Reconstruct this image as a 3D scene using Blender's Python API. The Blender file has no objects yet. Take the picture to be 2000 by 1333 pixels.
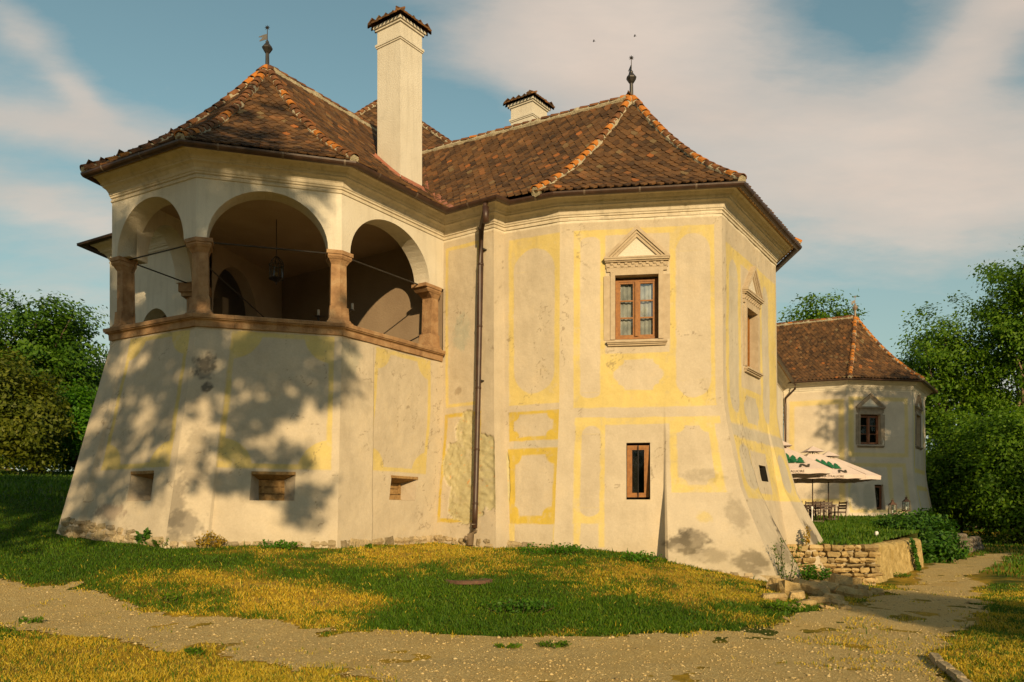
import bpy, math, random
import numpy as np
from mathutils import Vector, Matrix

# ------------------------------------------------------------------ camera, sky, sun, exposure
sc = bpy.context.scene
COL = sc.collection
R = math.radians
EYE = 1.65                      # metres above the gravel under the viewer
FPX, HX, HY = 1600.0, 1000.0, 1020.0
cd = bpy.data.cameras.new('camera'); cam = bpy.data.objects.new('camera', cd); COL.objects.link(cam)
cam.location = (0, 0, EYE); cam.rotation_euler = (R(90), 0, 0)
cd.sensor_width = 36; cd.lens = 36 * FPX / 2000; cd.shift_y = (HY - 666.5) / 2000
cd.clip_start = .1; cd.clip_end = 600
sc.camera = cam
SUN_EL = 17.0
SUN_AZ = 13.0                   # the sun stands behind the viewer, a little to the right
w = bpy.data.worlds.new('World'); sc.world = w; w.use_nodes = True
sl = bpy.data.lights.new('sun', 'SUN'); so = bpy.data.objects.new('sun', sl); COL.objects.link(so)
sl.energy = 5.0; sl.angle = R(.55); sl.color = (1.0, .735, .405)
so.rotation_euler = (R(90 - SUN_EL), 0, R(SUN_AZ))
sc.view_settings.view_transform = 'Standard'; sc.view_settings.look = 'None'
sc.view_settings.exposure = 0.08; sc.view_settings.gamma = 1.0
sc.view_settings.use_curve_mapping = False
sc.cycles.max_bounces = 8; sc.cycles.diffuse_bounces = 4; sc.cycles.glossy_bounces = 3
sc.cycles.transparent_max_bounces = 8; sc.cycles.use_denoising = True

def N(nt, kind, **kw):
    n = nt.nodes.new(kind)
    for k, v in kw.items():
        if k[0] == 'i' and k[1:].isdigit(): n.inputs[int(k[1:])].default_value = v
        else: setattr(n, k, v)
    return n
def L(nt, a, b): nt.links.new(a, b)
def mth(nt, op, a, b=None, clamp=False):
    n = nt.nodes.new('ShaderNodeMath'); n.operation = op; n.use_clamp = clamp
    for i, v in enumerate((a, b)):
        if v is None: continue
        if isinstance(v, (int, float)): n.inputs[i].default_value = v
        else: nt.links.new(v, n.inputs[i])
    return n.outputs[0]
def mixc(nt, f, a, b, mode='MIX'):
    n = nt.nodes.new('ShaderNodeMix'); n.data_type = 'RGBA'; n.blend_type = mode
    if isinstance(f, (int, float)): n.inputs[0].default_value = f
    else: nt.links.new(f, n.inputs[0])
    for i, v in ((6, a), (7, b)):
        if isinstance(v, tuple): n.inputs[i].default_value = (v[0], v[1], v[2], 1)
        else: nt.links.new(v, n.inputs[i])
    return n.outputs[2]
def ramp(nt, f, stops, interp='LINEAR'):
    n = nt.nodes.new('ShaderNodeValToRGB'); n.color_ramp.interpolation = interp
    e = n.color_ramp.elements
    while len(e) < len(stops): e.new(.5)
    for i, (p, c) in enumerate(stops):
        e[i].position = p; e[i].color = (c[0], c[1], c[2], 1) if isinstance(c, tuple) else (c, c, c, 1)
    nt.links.new(f, n.inputs[0]); return n.outputs[0]

def build_sky():
    nt = w.node_tree; nt.nodes.clear()
    out = N(nt, 'ShaderNodeOutputWorld'); bg = N(nt, 'ShaderNodeBackground'); bg.inputs[1].default_value = .105
    L(nt, bg.outputs[0], out.inputs[0])
    sky = N(nt, 'ShaderNodeTexSky', sky_type='NISHITA', sun_disc=False, sun_elevation=R(SUN_EL), sun_rotation=R(180 - SUN_AZ))
    sky.air_density = 1.0; sky.dust_density = 0.2; sky.ozone_density = 1.0
    tc = N(nt, 'ShaderNodeTexCoord'); sep = N(nt, 'ShaderNodeSeparateXYZ'); L(nt, tc.outputs['Generated'], sep.inputs[0])
    x, y, z = sep.outputs
    # cloud layer seen from below: direction divided by height
    zz = mth(nt, 'ADD', mth(nt, 'MAXIMUM', z, 0.0), .16)
    comb = N(nt, 'ShaderNodeCombineXYZ'); L(nt, mth(nt, 'DIVIDE', x, zz), comb.inputs[0]); L(nt, mth(nt, 'DIVIDE', y, zz), comb.inputs[1])
    mp = N(nt, 'ShaderNodeMapping'); mp.inputs['Rotation'].default_value = (0, 0, R(-24)); mp.inputs['Scale'].default_value = (.55, 1.0, 1)
    mp.inputs['Location'].default_value = (3.1, 1.7, .4)
    L(nt, comb.outputs[0], mp.inputs[0])
    n1 = N(nt, 'ShaderNodeTexNoise'); n1.inputs['Scale'].default_value = 1.15; n1.inputs['Detail'].default_value = 9; n1.inputs['Roughness'].default_value = .56; n1.inputs['Distortion'].default_value = .35
    L(nt, mp.outputs[0], n1.inputs['Vector'])
    az = mth(nt, 'ARCTAN2', x, y); el = mth(nt, 'ARCSINE', z)
    def blob(a0, e0, sa, se, rot, k):
        ca, sn = math.cos(R(rot)), math.sin(R(rot))
        da = mth(nt, 'SUBTRACT', az, R(a0)); de = mth(nt, 'SUBTRACT', el, R(e0))
        p = mth(nt, 'ADD', mth(nt, 'MULTIPLY', da, ca), mth(nt, 'MULTIPLY', de, sn))
        q = mth(nt, 'SUBTRACT', mth(nt, 'MULTIPLY', de, ca), mth(nt, 'MULTIPLY', da, sn))
        p = mth(nt, 'DIVIDE', p, R(sa)); q = mth(nt, 'DIVIDE', q, R(se))
        r2 = mth(nt, 'ADD', mth(nt, 'MULTIPLY', p, p), mth(nt, 'MULTIPLY', q, q))
        return mth(nt, 'MULTIPLY', mth(nt, 'EXPONENT', mth(nt, 'MULTIPLY', r2, -1.0)), k)
    n3 = N(nt, 'ShaderNodeTexNoise'); n3.inputs['Scale'].default_value = 5.5; n3.inputs['Detail'].default_value = 8; n3.inputs['Roughness'].default_value = .62; L(nt, mp.outputs[0], n3.inputs['Vector'])
    s = mth(nt, 'ADD', n1.outputs[0], mth(nt, 'MULTIPLY', mth(nt, 'SUBTRACT', n3.outputs[0], .5), .42))
    # the big slanting bank over the right tower, the low banks on the left, gaps of blue
    for b in ((15.5, 24.5, 20, 6.2, -28, .30), (5, 31, 9, 5, 0, .20), (29, 19.5, 8, 4.0, -10, .22), (-28, 23.0, 8.5, 1.5, 3, .26), (-29.5, 18.4, 6.5, 1.6, -4, .24), (30.5, 27.5, 5, 2.0, 30, .30),
              (-27.9, 24.9, 1.7, .9, -25, .22), (-31, 27.2, 3.0, 1.4, -20, .24), (-16, 29, 12, 3.5, -10, -.16), (22.5, 30, 6, 2.6, -28, -.24), (25, 12.5, 10, 2.6, 0, -.10), (-4, 24, 3.5, 4, 0, -.16),
              (-25, 20.7, 8, 1.0, 0, -.14), (-20, 14, 10, 2.5, 0, -.05)):
        s = mth(nt, 'ADD', s, blob(*b))
    m = ramp(nt, s, [(.42, 0.0), (.54, .26), (.68, .68), (.90, .97)])
    low = mth(nt, 'MULTIPLY', ramp(nt, z, [(0.0, 1.0), (.42, 0.0)]), .85)
    n2 = N(nt, 'ShaderNodeTexNoise'); n2.inputs['Scale'].default_value = 3.4; n2.inputs['Detail'].default_value = 6; L(nt, mp.outputs[0], n2.inputs['Vector'])
    ccol = mixc(nt, ramp(nt, n2.outputs[0], [(.3, 0.0), (.7, 1.0)]), (5.9, 4.95, 4.20), (7.0, 5.8, 4.85))
    blue = mixc(nt, 1.0, sky.outputs[0], (1.20, 1.29, .96), 'MULTIPLY')
    grey = mixc(nt, low, blue, (2.75, 3.15, 3.05))
    c = mixc(nt, m, grey, ccol)
    L(nt, c, bg.inputs[0])
build_sky()

# ------------------------------------------------------------------ helpers
rng = np.random.RandomState(7)
random.seed(7)
def px_dir(px, py): return np.array([(px - HX) / FPX, 1.0, (HY - py) / FPX])
def at(px, py, Y):                       # the place seen at a pixel of the photograph, Y metres away
    d = px_dir(px, py); return np.array([d[0] * Y, Y, EYE + d[2] * Y])
def proj(p):                             # world -> photograph pixel (arrays)
    p = np.asarray(p, float); y = np.maximum(p[..., 1], .05)
    return HX + FPX * p[..., 0] / y, HY - FPX * (p[..., 2] - EYE) / y

def tag(o, label=None, cat=None, group=None, kind=None):
    if label: o['label'] = label
    if cat: o['category'] = cat
    if group: o['group'] = group
    if kind: o['kind'] = kind
    return o
def par(o, p):
    if p is not None:
        o.parent = p
        o.matrix_parent_inverse = WORLDM[p.name].inverted() if p.name in WORLDM else Matrix()
    return o
WORLDM = {}
def empty(name, loc=(0, 0, 0), rz=0, parent=None):
    o = bpy.data.objects.new(name, None); COL.objects.link(o)
    o.location = loc; o.rotation_euler = (0, 0, rz); o.empty_display_size = .2
    WORLDM[o.name] = Matrix.Translation(Vector(loc)) @ Matrix.Rotation(rz, 4, 'Z')
    if parent is not None: par(o, parent)
    return o
def np_mesh(name, V, Fc, mat=None, parent=None, smooth=False, cols=None, local=False):
    """V (n,3); Fc (m,k) array or list of lists."""
    me = bpy.data.meshes.new(name)
    V = np.asarray(V, float)
    if isinstance(Fc, np.ndarray):
        k = Fc.shape[1]; m = len(Fc)
        me.vertices.add(len(V)); me.vertices.foreach_set('co', V.ravel())
        me.loops.add(m * k); me.loops.foreach_set('vertex_index', Fc.ravel().astype(np.int32))
        me.polygons.add(m); me.polygons.foreach_set('loop_start', np.arange(0, m * k, k, dtype=np.int32))
        try: me.polygons.foreach_set('loop_total', np.full(m, k, dtype=np.int32))
        except Exception: pass
        me.update(calc_edges=True)
    else:
        me.from_pydata([tuple(v) for v in V], [], [tuple(f) for f in Fc]); me.update()
    if smooth: me.polygons.foreach_set('use_smooth', np.ones(len(me.polygons), bool))
    if cols is not None:
        a = me.color_attributes.new('Col', 'FLOAT_COLOR', 'POINT')
        c4 = np.ones((len(V), 4)); c4[:, :3] = cols; a.data.foreach_set('color', c4.ravel())
    o = bpy.data.objects.new(name, me); COL.objects.link(o)
    if mat: me.materials.append(mat)
    if parent is not None:
        o.parent = parent
        if not local: o.matrix_parent_inverse = mw(parent).inverted()
    return o
def mw(o):                               # world matrix without waiting for the depsgraph
    if o.name in WORLDM: return WORLDM[o.name]
    m = Matrix.LocRotScale(o.location, o.rotation_euler, o.scale)
    if o.parent is not None: m = mw(o.parent) @ o.matrix_parent_inverse @ m
    return m
class MB:
    def __init__(s): s.v = []; s.f = []
    def add(s, vs, fs):
        n = len(s.v); s.v += [tuple(map(float, v)) for v in vs]; s.f += [tuple(i + n for i in f) for f in fs]; return s
    def box(s, c, size, ax=None, taper=0.0):
        """box centred at c; ax = three axis vectors"""
        c = np.array(c, float); h = np.array(size, float) / 2
        A = np.eye(3) if ax is None else np.array(ax, float)
        vs = []
        for k in (-1, 1):
            q = 1 - taper if k > 0 else 1
            for i, j in ((-1, -1), (1, -1), (1, 1), (-1, 1)):
                vs.append(c + A[0] * i * h[0] * q + A[1] * j * h[1] * q + A[2] * k * h[2])
        return s.add(vs, [(3, 2, 1, 0), (4, 5, 6, 7), (0, 1, 5, 4), (1, 2, 6, 5), (2, 3, 7, 6), (3, 0, 4, 7)])
    def prism(s, poly, z0, z1, poly2=None):
        """plan polygon (ccw) from z0 to z1"""
        p2 = poly if poly2 is None else poly2; n = len(poly)
        vs = [(p[0], p[1], z0) for p in poly] + [(p[0], p[1], z1) for p in p2]
        return s.add(vs, [tuple(range(n - 1, -1, -1)), tuple(range(n, 2 * n))] + [(i, (i + 1) % n, n + (i + 1) % n, n + i) for i in range(n)])
    def tube(s, pts, r, n=8, cap=True):
        pts = [np.array(p, float) for p in pts]; rs = r if isinstance(r, (list, tuple)) else [r] * len(pts)
        rings = []
        for i, p in enumerate(pts):
            d = pts[min(i + 1, len(pts) - 1)] - pts[max(i - 1, 0)]; d = d / (np.linalg.norm(d) + 1e-9)
            a = np.cross(d, (0, 0, 1)) if abs(d[2]) < .95 else np.cross(d, (1, 0, 0))
            a /= np.linalg.norm(a); b = np.cross(d, a)
            rings.append([p + rs[i] * (a * math.cos(2 * math.pi * k / n) + b * math.sin(2 * math.pi * k / n)) for k in range(n)])
        vs = [v for q in rings for v in q]; fs = []
        for i in range(len(pts) - 1):
            for k in range(n):
                fs.append((i * n + k, (i + 1) * n + k, (i + 1) * n + (k + 1) % n, i * n + (k + 1) % n))
        if cap: fs += [tuple(range(n)), tuple(range(len(vs) - 1, len(vs) - n - 1, -1))]
        return s.add(vs, fs)
    def lathe(s, c, prof, n=12):
        """prof: (radius, z) from bottom up"""
        vs = []; fs = []
        for r, z in prof:
            for k in range(n):
                a = 2 * math.pi * (k + .5) / n; vs.append((c[0] + r * math.cos(a), c[1] + r * math.sin(a), c[2] + z))
        for i in range(len(prof) - 1):
            for k in range(n): fs.append((i * n + k, i * n + (k + 1) % n, (i + 1) * n + (k + 1) % n, (i + 1) * n + k))
        fs += [tuple(range(n - 1, -1, -1)), tuple(range(len(vs) - n, len(vs)))]
        return s.add(vs, fs)
    def build(s, name, mat, parent=None, smooth=False, local=False):
        return np_mesh(name, s.v, s.f, mat, parent, smooth, None, local)
def instance(name, me, M, parent=None):
    o = bpy.data.objects.new(name, me); COL.objects.link(o)
    if parent is not None:
        o.parent = parent; o.matrix_parent_inverse = mw(parent).inverted()
    o.matrix_basis = M
    return o

def vnoise(x, y, seed=0):                # smooth value noise on arrays
    xi = np.floor(x).astype(np.int64); yi = np.floor(y).astype(np.int64); fx = x - xi; fy = y - yi
    fx = fx * fx * (3 - 2 * fx); fy = fy * fy * (3 - 2 * fy)
    def h(a, b):
        n = (a * 374761393 + b * 668265263 + seed * 1442695041) & 0x7fffffff
        n = ((n ^ (n >> 13)) * 1274126177) & 0x7fffffff
        return ((n ^ (n >> 16)) & 0xffff) / 65535.0
    return (h(xi, yi) * (1 - fx) + h(xi + 1, yi) * fx) * (1 - fy) + (h(xi, yi + 1) * (1 - fx) + h(xi + 1, yi + 1) * fx) * fy
def fbm(x, y, seed=0, o=4):
    s = 0; a = .5; t = 0
    for i in range(o):
        s = s + a * vnoise(x * 2 ** i + 17.3 * i, y * 2 ** i - 9.1 * i, seed + i); t += a; a *= .5
    return s / t
def sstep(a, b, x):
    t = np.clip((x - a) / (b - a), 0, 1); return t * t * (3 - 2 * t)

# ------------------------------------------------------------------ materials
def mat_base(name, rough=.8, spec=.3, metal=0):
    m = bpy.data.materials.new(name); m.use_nodes = True; nt = m.node_tree
    b = nt.nodes['Principled BSDF']; b.inputs['Roughness'].default_value = rough; b.inputs['Metallic'].default_value = metal
    b.inputs['Specular IOR Level'].default_value = spec
    return m, nt, b
def bump(nt, b, h, dist, strength=1.0):
    n = N(nt, 'ShaderNodeBump'); n.inputs['Distance'].default_value = dist; n.inputs['Strength'].default_value = strength
    L(nt, h, n.inputs['Height']); L(nt, n.outputs[0], b.inputs['Normal'])
def noise(nt, scale, detail=5, rough=.55, vec=None, dist=0.0):
    n = N(nt, 'ShaderNodeTexNoise'); n.inputs['Scale'].default_value = scale; n.inputs['Detail'].default_value = detail
    n.inputs['Roughness'].default_value = rough; n.inputs['Distortion'].default_value = dist
    if vec is None:
        g = nt.nodes.get('GEO') or N(nt, 'ShaderNodeNewGeometry', name='GEO'); vec = g.outputs['Position']
    L(nt, vec, n.inputs['Vector']); return n.outputs[0]
def mat_noise(name, c1, c2, scale=8, rough=.85, spec=.2, bdist=.01, bscale=None, metal=0, c3=None, detail=6, streak=0, vary=0):
    m, nt, b = mat_base(name, rough, spec, metal)
    f = noise(nt, scale, detail)
    st = [(.32, c1), (.68, c2)] if c3 is None else [(.28, c1), (.52, c2), (.74, c3)]
    c = ramp(nt, f, st)
    if streak:                           # rain marks running down
        g = nt.nodes.get('GEO'); mp = N(nt, 'ShaderNodeMapping'); mp.inputs['Scale'].default_value = (7, 7, .55); L(nt, g.outputs['Position'], mp.inputs[0])
        k = ramp(nt, noise(nt, 1.0, 6, .65, mp.outputs[0]), [(.50, 1.0), (.72, 1 - streak)])
        k2 = ramp(nt, noise(nt, 3.2, 7, .7), [(.56, 1.0), (.70, 1 - streak * .7)])
        c = mixc(nt, 1.0, mixc(nt, 1.0, c, k, 'MULTIPLY'), k2, 'MULTIPLY')
    if vary:                             # every stone its own tone
        oi = N(nt, 'ShaderNodeObjectInfo'); c = mixc(nt, 1.0, c, ramp(nt, oi.outputs['Random'], [(0, (1 - vary, 1 - vary, 1 - vary * .9)), (.5, (1.0, .97, .9)), (1, (1 + vary * .6, 1 + vary * .5, 1 + vary * .5))]), 'MULTIPLY')
    L(nt, c, b.inputs['Base Color'])
    if bdist: bump(nt, b, noise(nt, bscale or scale * 4, 6, .6), bdist)
    return m
def mat_plaster():
    m, nt, b = mat_base('painted_plaster', .9, .15)
    a = N(nt, 'ShaderNodeVertexColor', layer_name='Col')
    f1 = noise(nt, 1.3, 6, .6); f2 = noise(nt, 26, 5, .65)
    c = mixc(nt, 1.0, a.outputs[0], ramp(nt, f1, [(.25, (.86, .85, .84)), (.55, (1.0, 1.0, 1.0)), (.8, (1.06, 1.03, .97))]), 'MULTIPLY')
    c = mixc(nt, 1.0, c, ramp(nt, f2, [(.3, (.93, .93, .92)), (.7, (1.04, 1.04, 1.03))]), 'MULTIPLY')
    L(nt, c, b.inputs['Base Color'])
    h = mth(nt, 'ADD', mth(nt, 'MULTIPLY', noise(nt, 7, 5, .6), .8), mth(nt, 'MULTIPLY', noise(nt, 60, 4, .6), .25))
    bump(nt, b, h, .02, .7)
    return m
def mat_tile(name='roof_tile_clay', dark=1.0):
    m, nt, b = mat_base(name, .82, .2)
    g = N(nt, 'ShaderNodeNewGeometry', name='GEO'); oi = N(nt, 'ShaderNodeObjectInfo')
    r = mth(nt, 'FRACT', mth(nt, 'ADD', g.outputs['Random Per Island'], mth(nt, 'MULTIPLY', oi.outputs['Random'], 7.31)))
    d = dark
    c = ramp(nt, r, [(0.0, (.048 * d, .028 * d, .016 * d)), (.25, (.078 * d, .043 * d, .021 * d)), (.60, (.116 * d, .061 * d, .026 * d)), (.88, (.148 * d, .078 * d, .032 * d)),
                     (.95, (.19 * d, .088 * d, .035 * d)), (.972, (.165 * d, .125 * d, .065 * d)), (.99, (.24 * d, .095 * d, .03 * d)), (1.0, (.36 * d, .13 * d, .035 * d))])
    lich = ramp(nt, noise(nt, 9, 6, .65), [(.52, 0.0), (.72, .55)])
    big = ramp(nt, noise(nt, .7, 4, .55), [(.3, (.72, .70, .68)), (.7, (1.2, 1.12, 1.0))])
    c = mixc(nt, lich, c, (.16 * d, .125 * d, .075 * d)); c = mixc(nt, 1.0, c, big, 'MULTIPLY')
    L(nt, c, b.inputs['Base Color']); bump(nt, b, noise(nt, 40, 5, .6), .01)
    return m
def mat_leaf(name, cols, trans=.35, rough=.55):
    m, nt, b = mat_base(name, rough, .25)
    g = N(nt, 'ShaderNodeNewGeometry', name='GEO'); oi = N(nt, 'ShaderNodeObjectInfo')
    r = mth(nt, 'FRACT', mth(nt, 'ADD', g.outputs['Random Per Island'], mth(nt, 'MULTIPLY', oi.outputs['Random'], 3.7)))
    n = len(cols); c = ramp(nt, r, [(i / (n - 1), cols[i]) for i in range(n)])
    c = mixc(nt, 1.0, c, ramp(nt, noise(nt, .5, 3), [(.3, (.75, .8, .8)), (.7, (1.25, 1.15, 1.0))]), 'MULTIPLY')
    L(nt, c, b.inputs['Base Color'])
    t = N(nt, 'ShaderNodeBsdfTranslucent'); L(nt, mixc(nt, 1.0, c, (1.3, 1.35, .6), 'MULTIPLY'), t.inputs[0])
    mx = N(nt, 'ShaderNodeMixShader'); mx.inputs[0].default_value = trans
    L(nt, b.outputs[0], mx.inputs[1]); L(nt, t.outputs[0], mx.inputs[2]); L(nt, mx.outputs[0], nt.nodes['Material Output'].inputs[0])
    return m
def mat_glass(name, base=.07, k=.9):
    m = bpy.data.materials.new(name); m.use_nodes = True; nt = m.node_tree; nt.nodes.clear()
    out = N(nt, 'ShaderNodeOutputMaterial'); g = N(nt, 'ShaderNodeBsdfGlossy'); t = N(nt, 'ShaderNodeBsdfTransparent'); mx = N(nt, 'ShaderNodeMixShader')
    g.inputs['Roughness'].default_value = .03; g.inputs[0].default_value = (.95, .97, 1, 1); t.inputs[0].default_value = (.82, .86, .84, 1)
    lw = N(nt, 'ShaderNodeLayerWeight'); lw.inputs[0].default_value = .35
    L(nt, mth(nt, 'ADD', mth(nt, 'MULTIPLY', lw.outputs['Fresnel'], k), base, True), mx.inputs[0])
    bp = N(nt, 'ShaderNodeBump'); bp.inputs['Distance'].default_value = .02; bp.inputs['Strength'].default_value = .25; L(nt, noise(nt, 2.5, 1), bp.inputs['Height']); L(nt, bp.outputs[0], g.inputs['Normal'])
    L(nt, t.outputs[0], mx.inputs[1]); L(nt, g.outputs[0], mx.inputs[2]); L(nt, mx.outputs[0], out.inputs[0])
    return m
M = dict(
    plaster=mat_plaster(), tile=mat_tile(),
    white=mat_noise('lime_white', (.58, .53, .43), (.645, .60, .50), 1.1, .9, .15, .012, 30, streak=.14),
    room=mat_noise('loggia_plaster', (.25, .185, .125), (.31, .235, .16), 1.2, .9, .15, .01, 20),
    stone=mat_noise('sandstone', (.20, .115, .06), (.34, .205, .105), 4, .9, .15, .02, 28, 0, (.42, .29, .165)),
    surround=mat_noise('grey_stone_trim', (.40, .32, .22), (.50, .41, .29), 6, .9, .15, .008, 50),
    rubble=mat_noise('rubble_stone', (.27, .19, .085), (.43, .32, .15), 3.5, .92, .12, .05, 14, 0, (.50, .40, .22), vary=.32),
    render=mat_noise('rough_render', (.34, .245, .09), (.54, .41, .18), 5, .95, .1, .09, 12),
    mortar=mat_noise('mortar', (.30, .26, .17), (.46, .40, .28), 9, .95, .1, .03, 30),
    ridge=mat_noise('ridge_clay', (.075, .038, .022), (.17, .075, .033), 2.2, .85, .15, .01, 30, 0, (.30, .13, .045)),
    ridge_hot=mat_noise('orange_ridge_clay', (.36, .125, .022), (.50, .185, .035), 4, .8, .15, .01, 30),
    flash=mat_noise('red_sheet_metal', (.30, .105, .06), (.37, .15, .085), 5, .6, .4, .004, 20),
    gutter=mat_noise('brown_gutter', (.034, .017, .011), (.068, .034, .021), 5, .45, .5, .002, 20),
    iron=mat_noise('dark_iron', (.012, .011, .010), (.035, .030, .026), 8, .5, .5, .003, 40),
    wood=mat_noise('orange_wood', (.19, .068, .007), (.30, .118, .013), 14, .5, .4, .004, 50),
    oldwood=mat_noise('old_timber', (.22, .13, .05), (.38, .24, .10), 12, .8, .2, .01, 40),
    darkwood=mat_noise('dark_wood', (.035, .018, .011), (.075, .038, .022), 12, .5, .4, .003, 40),
    bark=mat_noise('bark', (.06, .045, .03), (.12, .095, .065), 7, .95, .1, .03, 20),
    pale_bark=mat_noise('pale_bark', (.20, .14, .09), (.30, .22, .15), 7, .95, .1, .03, 20),
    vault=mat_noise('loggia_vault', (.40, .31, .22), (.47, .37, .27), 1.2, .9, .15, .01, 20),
    dark=mat_noise('shade_black', (.010, .009, .008), (.02, .018, .015), 4, .9, .1, 0),  # near-black that puts the gloom of rooms and recesses into the colour
    curtain=mat_noise('white_curtain', (.24, .25, .27), (.56, .55, .54), 3.2, .9, .1, 0),
    canvas=mat_noise('pale_canvas', (.57, .47, .42), (.63, .53, .48), 3, .85, .15, .006, 12),
    green_print=mat_noise('green_print', (.015, .11, .045), (.02, .14, .06), 9, .8, .15, 0),
    dark_print=mat_noise('dark_print', (.05, .045, .03), (.07, .06, .04), 9, .8, .15, 0),
    pvc=mat_noise('grey_plastic', (.20, .15, .10), (.26, .20, .14), 6, .5, .4, .002, 20),
    whitep=mat_noise('white_plastic', (.72, .70, .66), (.78, .77, .74), 6, .5, .4, 0),
    trim_far=mat_noise('shaded_stone_trim', (.22, .18, .13), (.30, .245, .18), 6, .9, .15, .008, 50),  # darker copy of the grey trim, shade mixed into its colour
    glass=mat_glass('window_glass', .11), dim_glass=mat_glass('dim_glass', .012, .22),
)
# ------------------------------------------------------------------ ground
CTRL = np.array([
 (0,-10,-.1),(-10,-10,0),(10,-10,-.1),(-30,-20,.5),(30,-20,-.2),(0,5,0),(-5,6,.05),(5,6,0),(0,9,.05),(-5,9,.1),(5,9,.03),
 (-8,11,.3),(-4,11.5,.3),(0,11.5,.22),(4,12,.12),(8,12,.05),(-12,14,.9),(-8,14,.75),(-4,14,.7),(0,14.5,.62),(3.5,14.5,.4),(6,15,.2),
 (-9.6,16.9,1.28),(-8.2,16.2,1.18),(-7,15.5,1.12),(-3.6,16.4,1.09),(-1.8,19.5,1.10),(.9,18.5,1.02),(3.2,17.6,.84),(5.2,16.9,.36),(7.3,19.6,.30),(-10.8,17.6,1.55),
 (9,18,.08),(9.4,20.8,-.03),(11.5,21.5,.0),(13.3,25.3,.18),(16,30,.25),(21,36,.28),(28,50,.4),(12,12,.05),(18,20,.15),(30,30,.6),
 (-14,20,2.1),(-20,28,3.0),(-28,45,4.3),(-42,60,5.2),(-20,60,5),(0,60,3),(0,110,4),(60,110,3),(-60,110,8),(60,40,1.5),
 (-11,22,2.1),(-4,24,1.7),(3,24,1.3),(8,25,.6),(12,32,.5),(18,44,.8),(40,60,1)], float)
def _tps(r2): return np.where(r2 > 0, r2 * np.log(np.maximum(r2, 1e-12)), 0)
_P = CTRL[:, :2]; _n = len(_P)
_K = _tps(((_P[:, None] - _P[None]) ** 2).sum(-1)) + np.eye(_n) * 1.5
_Q = np.c_[np.ones(_n), _P]
_A = np.block([[_K, _Q], [_Q.T, np.zeros((3, 3))]])
_W = np.linalg.solve(_A, np.r_[CTRL[:, 2], 0, 0, 0])
def ground_z(x, y):
    x = np.asarray(x, float); y = np.asarray(y, float); sh = x.shape
    X = np.clip(np.c_[x.ravel(), y.ravel()], (-70, -30), (75, 125)); out = np.empty(len(X))
    for i in range(0, len(X), 20000):
        q = X[i:i + 20000]; out[i:i + 20000] = _tps(((q[:, None] - _P[None]) ** 2).sum(-1)) @ _W[:_n] + np.c_[np.ones(len(q)), q] @ _W[_n:]
    return out.reshape(sh)
def gz(x, y): return float(ground_z(np.array([x]), np.array([y]))[0])
def ground_hit(px, py):
    d = px_dir(px, py); ys = np.linspace(3, 110, 1400)
    h = EYE + d[2] * ys - ground_z(d[0] * ys, ys)
    k = np.argmax(h < 0) if (h < 0).any() else len(ys) - 1
    y = ys[k]; return np.array([d[0] * y, y, gz(d[0] * y, y)])

# ------------------------------------------------------------------ house plan (metres; heights zr are above eye level)
HZ = 7.2
def plan(px, py, h=HZ):
    y = FPX * h / (HY - py); return np.array([(px - HX) / FPX * y, y])
W0, W1, W2, W3 = plan(218.8, 389), plan(383.5, 338), plan(667.5, 370.7), plan(866.6, 463.5)
W4, W5, W5b, W6, W7 = plan(964.5, 437.5), plan(984.7, 445), plan(1093.5, 426), plan(1409.5, 410), plan(1515, 512.5)
WA = np.array([-8.15, 20.6]); W8 = np.array([7.3, 28.0])
PTS = [WA, W0, W1, W2, W3, W4, W5, W5b, W6, W7, W8]
F0, F1, F2, F3, F4, FJ, F4b, F5, F6, F7 = range(10)
def seg(i):
    a, b = PTS[i], PTS[i + 1]; d = b - a; l = np.linalg.norm(d); d = d / l
    return a, d, np.array([d[1], -d[0]]), l
SEG = [seg(i) for i in range(10)]
def ramp_pts(z, pts):
    zs = [p[0] for p in pts][::-1]; vs = [p[1] for p in pts][::-1]; return np.interp(z, zs, vs)
U_BUT = 99.0; NF = 9; QF = {4, 6, 7, 8, 9}
def tower_b(z): return ramp_pts(z, [(7.2, 0), (3, .05), (2.4, .11), (1.6, .24), (.78, .40), (.05, .50), (-.96, .70), (-2.5, 1.0)])
def tower_d(z): return ramp_pts(z, [(2.75, 0), (2.0, .05), (.78, .15), (.05, .40), (-.96, .72), (-2.5, 1.1)])
def batter(i, u, z):
    Lf = SEG[i][3]; t = np.clip((4.05 - z) / 4.5, 0, 1.5)
    if i == F0: return .45 * t + 0 * u
    if i == F1: return t * (1.06 + .14 * (u < .55)) + 0 * u
    if i == F2: return t * (.90 + .12 * (u < .72)) + .05 * t * sstep(Lf - .3, Lf, u)
    if i == F3: return t * (.17 + .45 * (u < 1.02)) + 0 * u
    b = tower_b(z) + 0 * u
    if i == F5: b = b + tower_d(z) * (u > U_BUT)
    if i == F6: b = b + tower_d(z) * ((u < 1.15) | (u > Lf - 1.1))
    if i == F7: b = b + tower_d(z)
    return b
def _corner(i, j, bi, bj, P):            # offset corner between face i and face j
    ni, nj = SEG[i][2], SEG[j][2]; det = ni[0] * nj[1] - ni[1] * nj[0]
    return np.stack([P[0] + (bi * nj[1] - bj * ni[1]) / det, P[1] + (ni[0] * bj - nj[0] * bi) / det], -1)
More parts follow.
